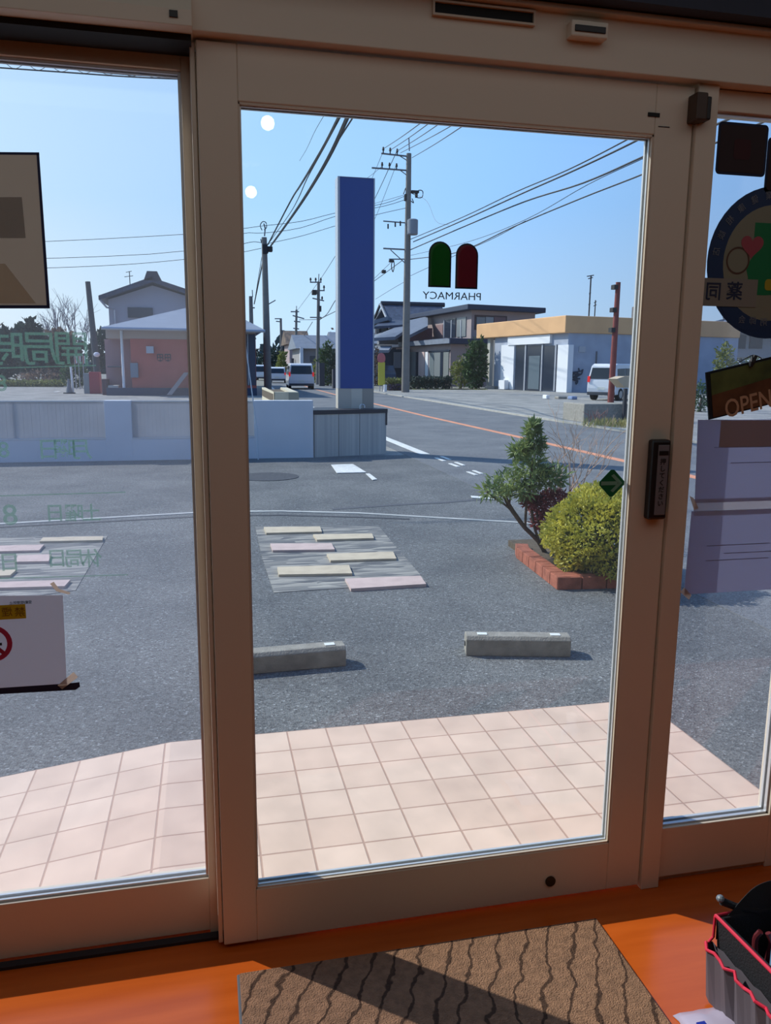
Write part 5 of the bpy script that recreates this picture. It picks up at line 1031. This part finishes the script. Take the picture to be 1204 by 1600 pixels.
o = MB(); hx, hz = -34, 22; o.prism([(c.x+(hx+15*1.15*math.sin(t)**3)*k, YR-.0014, c.z+(hz+1.05*(13*math.cos(t)-5*math.cos(2*t)-2*math.cos(3*t)-math.cos(4*t)))*k) for t in [2*math.pi*i/30 for i in range(30)]], (0,.0004,0)); o.build('heart', film('badge_heart',(176,84,96),.18), bg_)
ringc = MB(); n = 26; pts = []
for i in range(n): a = 2*math.pi*i/n; pts += [Vector((c.x+(-54+18*math.cos(a))*k,YR-.0012,c.z+(2+18*math.sin(a))*k)), Vector((c.x+(-54+15.5*math.cos(a))*k,YR-.0012,c.z+(2+15.5*math.sin(a))*k))]
ringc.add(pts, [(2*i,2*i+1,(2*i+3)%(2*n),(2*i+2)%(2*n)) for i in range(n)]); ringc.build('circle_outline', film('badge_brown',(96,70,56),.15), bg_)
a, b = at(1098,434,YR), at(1168,480,YR); BX('name_band', film('badge_band',(150,146,136),.2), bg_, a.x, b.x+.02, YR-.0018, YR-.0013, b.z, a.z)
for ch, x, y in (('同',1113,457),('薬',1146,457)): q = at(x,y,YR); text('band_writing', ch, .044, film('badge_ink',(44,52,80),.1), bg_, (q.x,YR-.0022,q.z), (-1,0,0), (0,0,1), bold=.0006)
flatpoly(rounded(c.x-.016,c.x+.035,c.z-.062,c.z-.036,.008), YR-.0016, film('badge_yellow',(190,170,50),.2), 'yellow_patch', bg_)
a, b = at(1126,480,YR), at(1290,518,YR); flatpoly([(a.x,a.z),(b.x,a.z),(b.x,b.z),(a.x+.07,b.z-.002),(a.x+.02,b.z+.016)], YR-.0004, MATS['badge_navy'], 'lower_ribbon', bg_)
for i in range(4): q = at(1158+17*i, 500+2*i, YR); text('ribbon_writing', '薬剤師会'[3-i], .02, MATS['badge_text'], bg_, (q.x,YR-.001,q.z), (-1,0,0), (0,0,1))
# OPEN board
YO_ = 1.705; op = thing('open_board', tuple(at(1108,655,YO_)), 'tilted wooden look OPEN board hanging on the right glass', 'sign board')
bA, bB = at(1102.5,582,YO_), at(1204,557.5,YO_); ux = (bB-bA).normalized(); dn = at(1107.5,656,YO_)-bA; 
wv_ = ux*.36
def bpt(s, t): return bA+wv_*s+dn*t
MB().prism([bpt(0,0),bpt(1,0),bpt(1,1.0),bpt(0,1.0)], (0,.004,0)).build('board_edge', mat('board_dark',(22,30,38),.6), op)
MB().prism([bpt(.03,.05),bpt(1,.05),bpt(1,.42),bpt(.03,.5)], (0,-.0012,0)).build('green_field', mat('board_green',(110,124,68),.5,rgb2=(60,72,44),vscale=9), op)
MB().prism([bpt(.03,.5),bpt(1,.36),bpt(1,.97),bpt(.03,.97)], (0,-.0016,0)).build('brown_field', mat('board_brown',(120,82,54),.5,rgb2=(84,54,36),vscale=14), op)
up_ = Vector((-ux.z,0,ux.x))
tq = at(1168,632,YO_); text('lettering', 'OPEN', .062, mat('board_letter',(196,158,128),.6), op, (tq.x,YO_-.0026,tq.z), tuple(ux), tuple(up_), sx=.82, bold=.0006)
hk = thing('hook_and_cord', tuple(at(1174,572,YO_)), 'small dark suction hook with cord above the OPEN board', 'hook')
a, b = at(1178,556,1.704), at(1170,574,1.704); MB().tube([at(1179,556,1.70), at(1174,566,1.70), at(1172,573,1.70)], [.006,.0075,.004], 8).build('hook_body', M_wire, hk)
MB().tube(smooth_path([at(1153,567,1.701), at(1163,561,1.70), at(1176,555,1.70), at(1186,558,1.701), at(1189,561,1.703)], 12), .0012, 5).build('cord', M_wire, hk)
# two sheets of paper
pw = .297
for (tl, bl, lab, nm) in (((1090,656),(1085,786),'upper white sheet taped under the OPEN board','paper_sheet'),((1080,799),(1068,929),'lower white sheet taped on the right glass','paper_sheet')):
    A_, B_ = at(*tl, 1.700), at(*bl, 1.700); t = thing(nm, B_, lab, 'paper')
    MB().prism([(A_.x,1.700,A_.z),(A_.x+pw,1.700,A_.z),(A_.x+pw,1.700,B_.z),(B_.x,1.700,B_.z)], (0,.0006,0)).build('sheet', mat('paper_blue',(196,202,224),.8,trans=.46), t)
    o = MB()
    for i, f in enumerate((.33,.52) if tl[0] == 1090 else (.42,.52,.60)):
        z = A_.z+(B_.z-A_.z)*f; x0 = A_.x+.05*(1+i%2); o.box(x0, x0+.18, 1.6996, 1.6999, z-.0012, z+.0008)
    o.build('faint_print', mat('print_faint',(170,178,206),.8,trans=.38), t)
    if tl[0] == 1090: a, b = at(1126,657,1.6998), at(1230,697,1.6998); BX('brown_patch', mat('paper_patch',(182,168,172),.8,trans=.36), t, a.x, b.x, 1.6994, 1.6997, b.z, a.z)
a, b = at(1084,786,1.7012), at(1084,800,1.7012); o = MB().box(a.x,a.x+pw,1.7012,1.7016,b.z-.01,a.z+.01); tag(origin_to(o.build('clear_strip', mat('strip_clear',(206,206,216),.6,trans=.4,alpha=.8)), (a.x,1.7012,b.z)), 'pale strip joining the two white sheets', 'strip')
tape([(1077,775),(1083,778),(1091,794),(1084,797)], 1.6985, 'tan tape at the joint of the two white sheets'); tape([(1062,925),(1069,918),(1080,930),(1076,937)], 1.6985, 'tan tape at the lower corner of the lower white sheet')
# ================================================================== INSIDE: MAT, BAG, PACKAGE
mA, mB_ = gd(370,1524,ZF+.01), gd(930,1430,ZF+.01); mx0, mx1, my1 = mA.x, mB_.x, (mA.y+mB_.y)/2
M_mat = mat('mat_brown', (156,116,88), .95, var=.18, vscale=60, bump=.8, bscale=300); n_ = M_mat.node_tree.nodes; L_ = M_mat.node_tree.links
tcm = n_['Texture Coordinate']; mpm = n_.new('ShaderNodeMapping'); mpm.inputs['Rotation'].default_value = (0,0,math.radians(26)); L_.new(tcm.outputs['Object'], mpm.inputs['Vector'])
wvm = n_.new('ShaderNodeTexWave'); wvm.wave_type = 'BANDS'; wvm.bands_direction = 'X'; wvm.inputs['Scale'].default_value = 5.6; wvm.inputs['Distortion'].default_value = 3.2; wvm.inputs['Detail'].default_value = 3; wvm.inputs['Detail Scale'].default_value = 3.0
L_.new(mpm.outputs[0], wvm.inputs['Vector']); rpm = n_.new('ShaderNodeValToRGB'); rpm.color_ramp.elements[0].position = .02; rpm.color_ramp.elements[0].color = (.25,.22,.2,1); rpm.color_ramp.elements[1].position = .065; rpm.color_ramp.elements[1].color = (1,1,1,1)
L_.new(wvm.outputs['Fac'], rpm.inputs[0]); mxm = n_.new('ShaderNodeMix'); mxm.data_type = 'RGBA'; mxm.blend_type = 'MULTIPLY'; mxm.inputs['Factor'].default_value = 1
bsm = n_['Principled BSDF']; src = bsm.inputs['Base Color'].links[0].from_socket; L_.new(src, mxm.inputs['A']); L_.new(rpm.outputs[0], mxm.inputs['B']); L_.new(mxm.outputs['Result'], bsm.inputs['Base Color'])
dm = thing('door_mat', (mx0,my1,ZF), 'brown grey door mat with wavy dark grooves', 'mat')
BX('mat_border', mat('mat_edge',(96,98,104),.8), dm, mx0, mx1, my1-.62, my1, ZF, ZF+.006, .002); BX('mat_pile', M_mat, dm, mx0+.006, mx1-.004, my1-.61, my1-.003, ZF+.006, ZF+.011, .002)
# tool bag
zr_ = ZF+.20; A0 = gd(1118,1432,zr_); A1 = gd(1215,1530,zr_); Bb = gd(1128,1545,ZF+.01); 
bgx = thing('tool_bag', (A0.x+.12,A0.y-.05,ZF), 'black open tool bag with red piping', 'bag')
M_bag = mat('bag_black', (26,26,32), .75, bump=.3, bscale=250); M_bagg = mat('bag_grey', (92,84,92), .7); M_pip = mat('piping_red', (214,40,70), .5)
ax, ay = A0.x, A0.y; dx, dy = (A1-A0).x, (A1-A0).y
wdir = Vector((-dy, dx, 0)).normalized(); wdir = wdir if wdir.x > 0 else -wdir
S = lambda t, w_, z: Vector((ax+dx*t, ay+dy*t, 0))+wdir*w_+Vector((0,0,z))
Wb = .17; inn = .014
o = MB()     # outer shell and inner lining, open top
ring_o = [S(0,0,0),S(1.5,0,0),S(1.5,Wb,0),S(0,Wb,0)]
ro_b = [p*1 for p in [S(.06,.012,0),S(1.45,.012,0),S(1.45,Wb-.012,0),S(.06,Wb-.012,0)]]
o.add([p+Vector((0,0,ZF)) for p in ro_b]+[p+Vector((0,0,zr_)) for p in ring_o]+[S(.05,inn,zr_),S(1.45,inn,zr_),S(1.45,Wb-inn,zr_),S(.05,Wb-inn,zr_)]+[S(.08,inn+.01,ZF+.02),S(1.4,inn+.01,ZF+.02),S(1.4,Wb-inn-.01,ZF+.02),S(.08,Wb-inn-.01,ZF+.02)],
      [(3,2,1,0)]+[(i,(i+1)%4,(i+1)%4+4,i+4) for i in range(4)]+[(i+4,(i+1)%4+4,(i+1)%4+8,i+8) for i in range(4)]+[(i+8,(i+1)%4+8,(i+1)%4+12,i+12) for i in range(4)]+[(12,13,14,15)])
o.build('bag_body', M_bag, bgx, .004)
MB().tube([S(1.5,0,zr_+.002),S(0,0,zr_+.002),S(0,Wb,zr_+.002),S(1.5,Wb,zr_+.002)], .0042, 8).build('rim_piping', M_pip, bgx)
MB().tube([S(0,-.002,zr_),S(.015,-.004,zr_-.045),S(-.0,-.012,zr_-.058)], .003, 8).build('corner_piping', M_pip, bgx)
# side pocket
pz = zr_-.062; o = MB(); n = 14; outp = []; 
for i in range(n+1):
    t = -.02+1.4*i/n; outp.append((t, -.016-.012*abs(math.sin(i*1.25)), pz-.003*math.sin(i*2.1)))
vs_ = []; fs_ = []
for t, w_, z in outp: vs_ += [S(t,w_,z), S(t+.03,w_*.55,ZF+.012), S(t,0.0,z), S(t+.03,.004,ZF+.012)]
for i in range(n): b = i*4; fs_ += [(b,b+4,b+5,b+1),(b+2,b+3,b+7,b+6),(b+1,b+5,b+7,b+3)]
fs_ += [(0,1,3,2),(n*4,n*4+2,n*4+3,n*4+1)]
pk_ = o.add(vs_, fs_).build('side_pocket', M_bagg, bgx)
MB().tube([S(t,w_,z+.001) for t, w_, z in outp], .0036, 8).build('pocket_piping', M_pip, pk_)
# dark flap standing behind the rim
o = MB(); fl = smooth_path([(.0,0,-.01),(.03,0,.004),(.055,0,.03),(.09,0,.058),(.14,0,.066),(.22,0,.06),(.34,0,.03)], 28); vs_ = []
for p in fl: vs_ += [S(.03,p.x,zr_-.05), S(.02,p.x,zr_+p.z), S(.036,p.x,zr_-.05), S(.026,p.x,zr_+p.z)]
fs_ = []
for i in range(len(fl)-1): b = i*4; fs_ += [(b,b+4,b+5,b+1),(b+2,b+3,b+7,b+6),(b+1,b+5,b+7,b+3)]
o.add(vs_, fs_); o.build('flap', M_bag, bgx, 0, True)
q = S(.02,.03,zr_+.0); MB().tube([S(-.06,.02,zr_+.025), S(-.02,.05,zr_+.012), S(.05,.10,zr_+.0)], [.009,.008,.006], 8).build('strap_buckle', M_bag, bgx); MB().ell(S(-.07,.018,zr_+.030), .009,.009,.008, 10, 6).build('buckle_tip', mat('buckle_grey',(110,120,130),.4), bgx)
# contents
bt = thing('blue_bottle', S(.62,.09,ZF+.025), 'pale blue cylindrical bottle standing in the tool bag', 'bottle'); MB().tube([S(.62,.09,ZF+.025),S(.62,.09,zr_-.01),S(.62,.09,zr_+.01),S(.62,.09,zr_+.03)], [.034,.034,.016,.014], 20).build('bottle_body', mat('bottle_blue',(120,160,200),.3), bt); MB().tube([S(.62,.09,zr_+.03),S(.62,.09,zr_+.05)], .016, 16).build('cap', M_shw, bt)
pn = thing('plier_tool', S(.40,.06,ZF+.03), 'dark red handled pliers standing in the tool bag', 'tool'); 
for s in (-1,1): MB().tube(smooth_path([S(.40,.06+.004*s,ZF+.04), S(.40+.02*s,.06+.012*s,zr_-.06), S(.40+.05*s,.06+.012*s,zr_-.015), S(.40+.02*s,.06+.006*s,zr_+.006)], 10), .006, 8).build('handle', mat('handle_maroon',(96,34,40),.4), pn)
wh = thing('tin_lid', S(.28,.10,ZF+.1), 'small white lid deep in the tool bag', 'lid'); MB().tube([S(.28,.11,zr_-.05),S(.28,.11,zr_-.044)], .012, 14).build('lid_disc', M_shw, wh); MB().tube([S(.28,.11,ZF+.02),S(.28,.11,zr_-.05)], .010, 12).build('tin_body', M_bag, wh)
# crumpled clear package on the floor
g0, g1, g2 = gd(1050,1571,ZF+.02), gd(1150,1560,ZF+.02), gd(1195,1610,ZF+.02)
pkg = thing('plastic_package', tuple(gd(1110,1600,ZF)), 'crumpled pale plastic package with blue print on the floor beside the bag', 'package')
o = MB(); R = random.Random(3); nx, ny = 10, 8; gx0, gx1 = g0.x, g1.x+.01; gy1 = (g0.y+g1.y)/2; gy0 = gy1-.16
for j in range(ny+1):
    for i in range(nx+1):
        u, v = i/nx, j/ny; edge = min(u,1-u,v,1-v); o.v.append(Vector((gx0+(gx1-gx0)*u+R.uniform(-.003,.003), gy0+(gy1-gy0)*v+R.uniform(-.003,.003), ZF+.003+min(edge*4,1)*.02+R.uniform(0,.006)*(edge > 0))))
for j in range(ny):
    for i in range(nx): a = j*(nx+1)+i; o.f.append((a,a+1,a+nx+2,a+nx+1))
pb2 = o.build('film', mat('package_film',(196,184,206),.3,trans=.2), pkg, 0, True); sd_ = pb2.modifiers.new('solid','SOLIDIFY'); sd_.thickness = .002
for (u0,u1,v0,v1) in ((.10,.22,.52,.66),(.62,.86,.60,.74)):
    MB().prism([(gx0+(gx1-gx0)*u0,gy0+(gy1-gy0)*v0,ZF+.031),(gx0+(gx1-gx0)*u1,gy0+(gy1-gy0)*v0,ZF+.031),(gx0+(gx1-gx0)*u1,gy0+(gy1-gy0)*v1,ZF+.031),(gx0+(gx1-gx0)*u0,gy0+(gy1-gy0)*v1,ZF+.031)], (0,0,-.006)).build('blue_print', mat('print_blue',(30,50,160),.5), pkg)
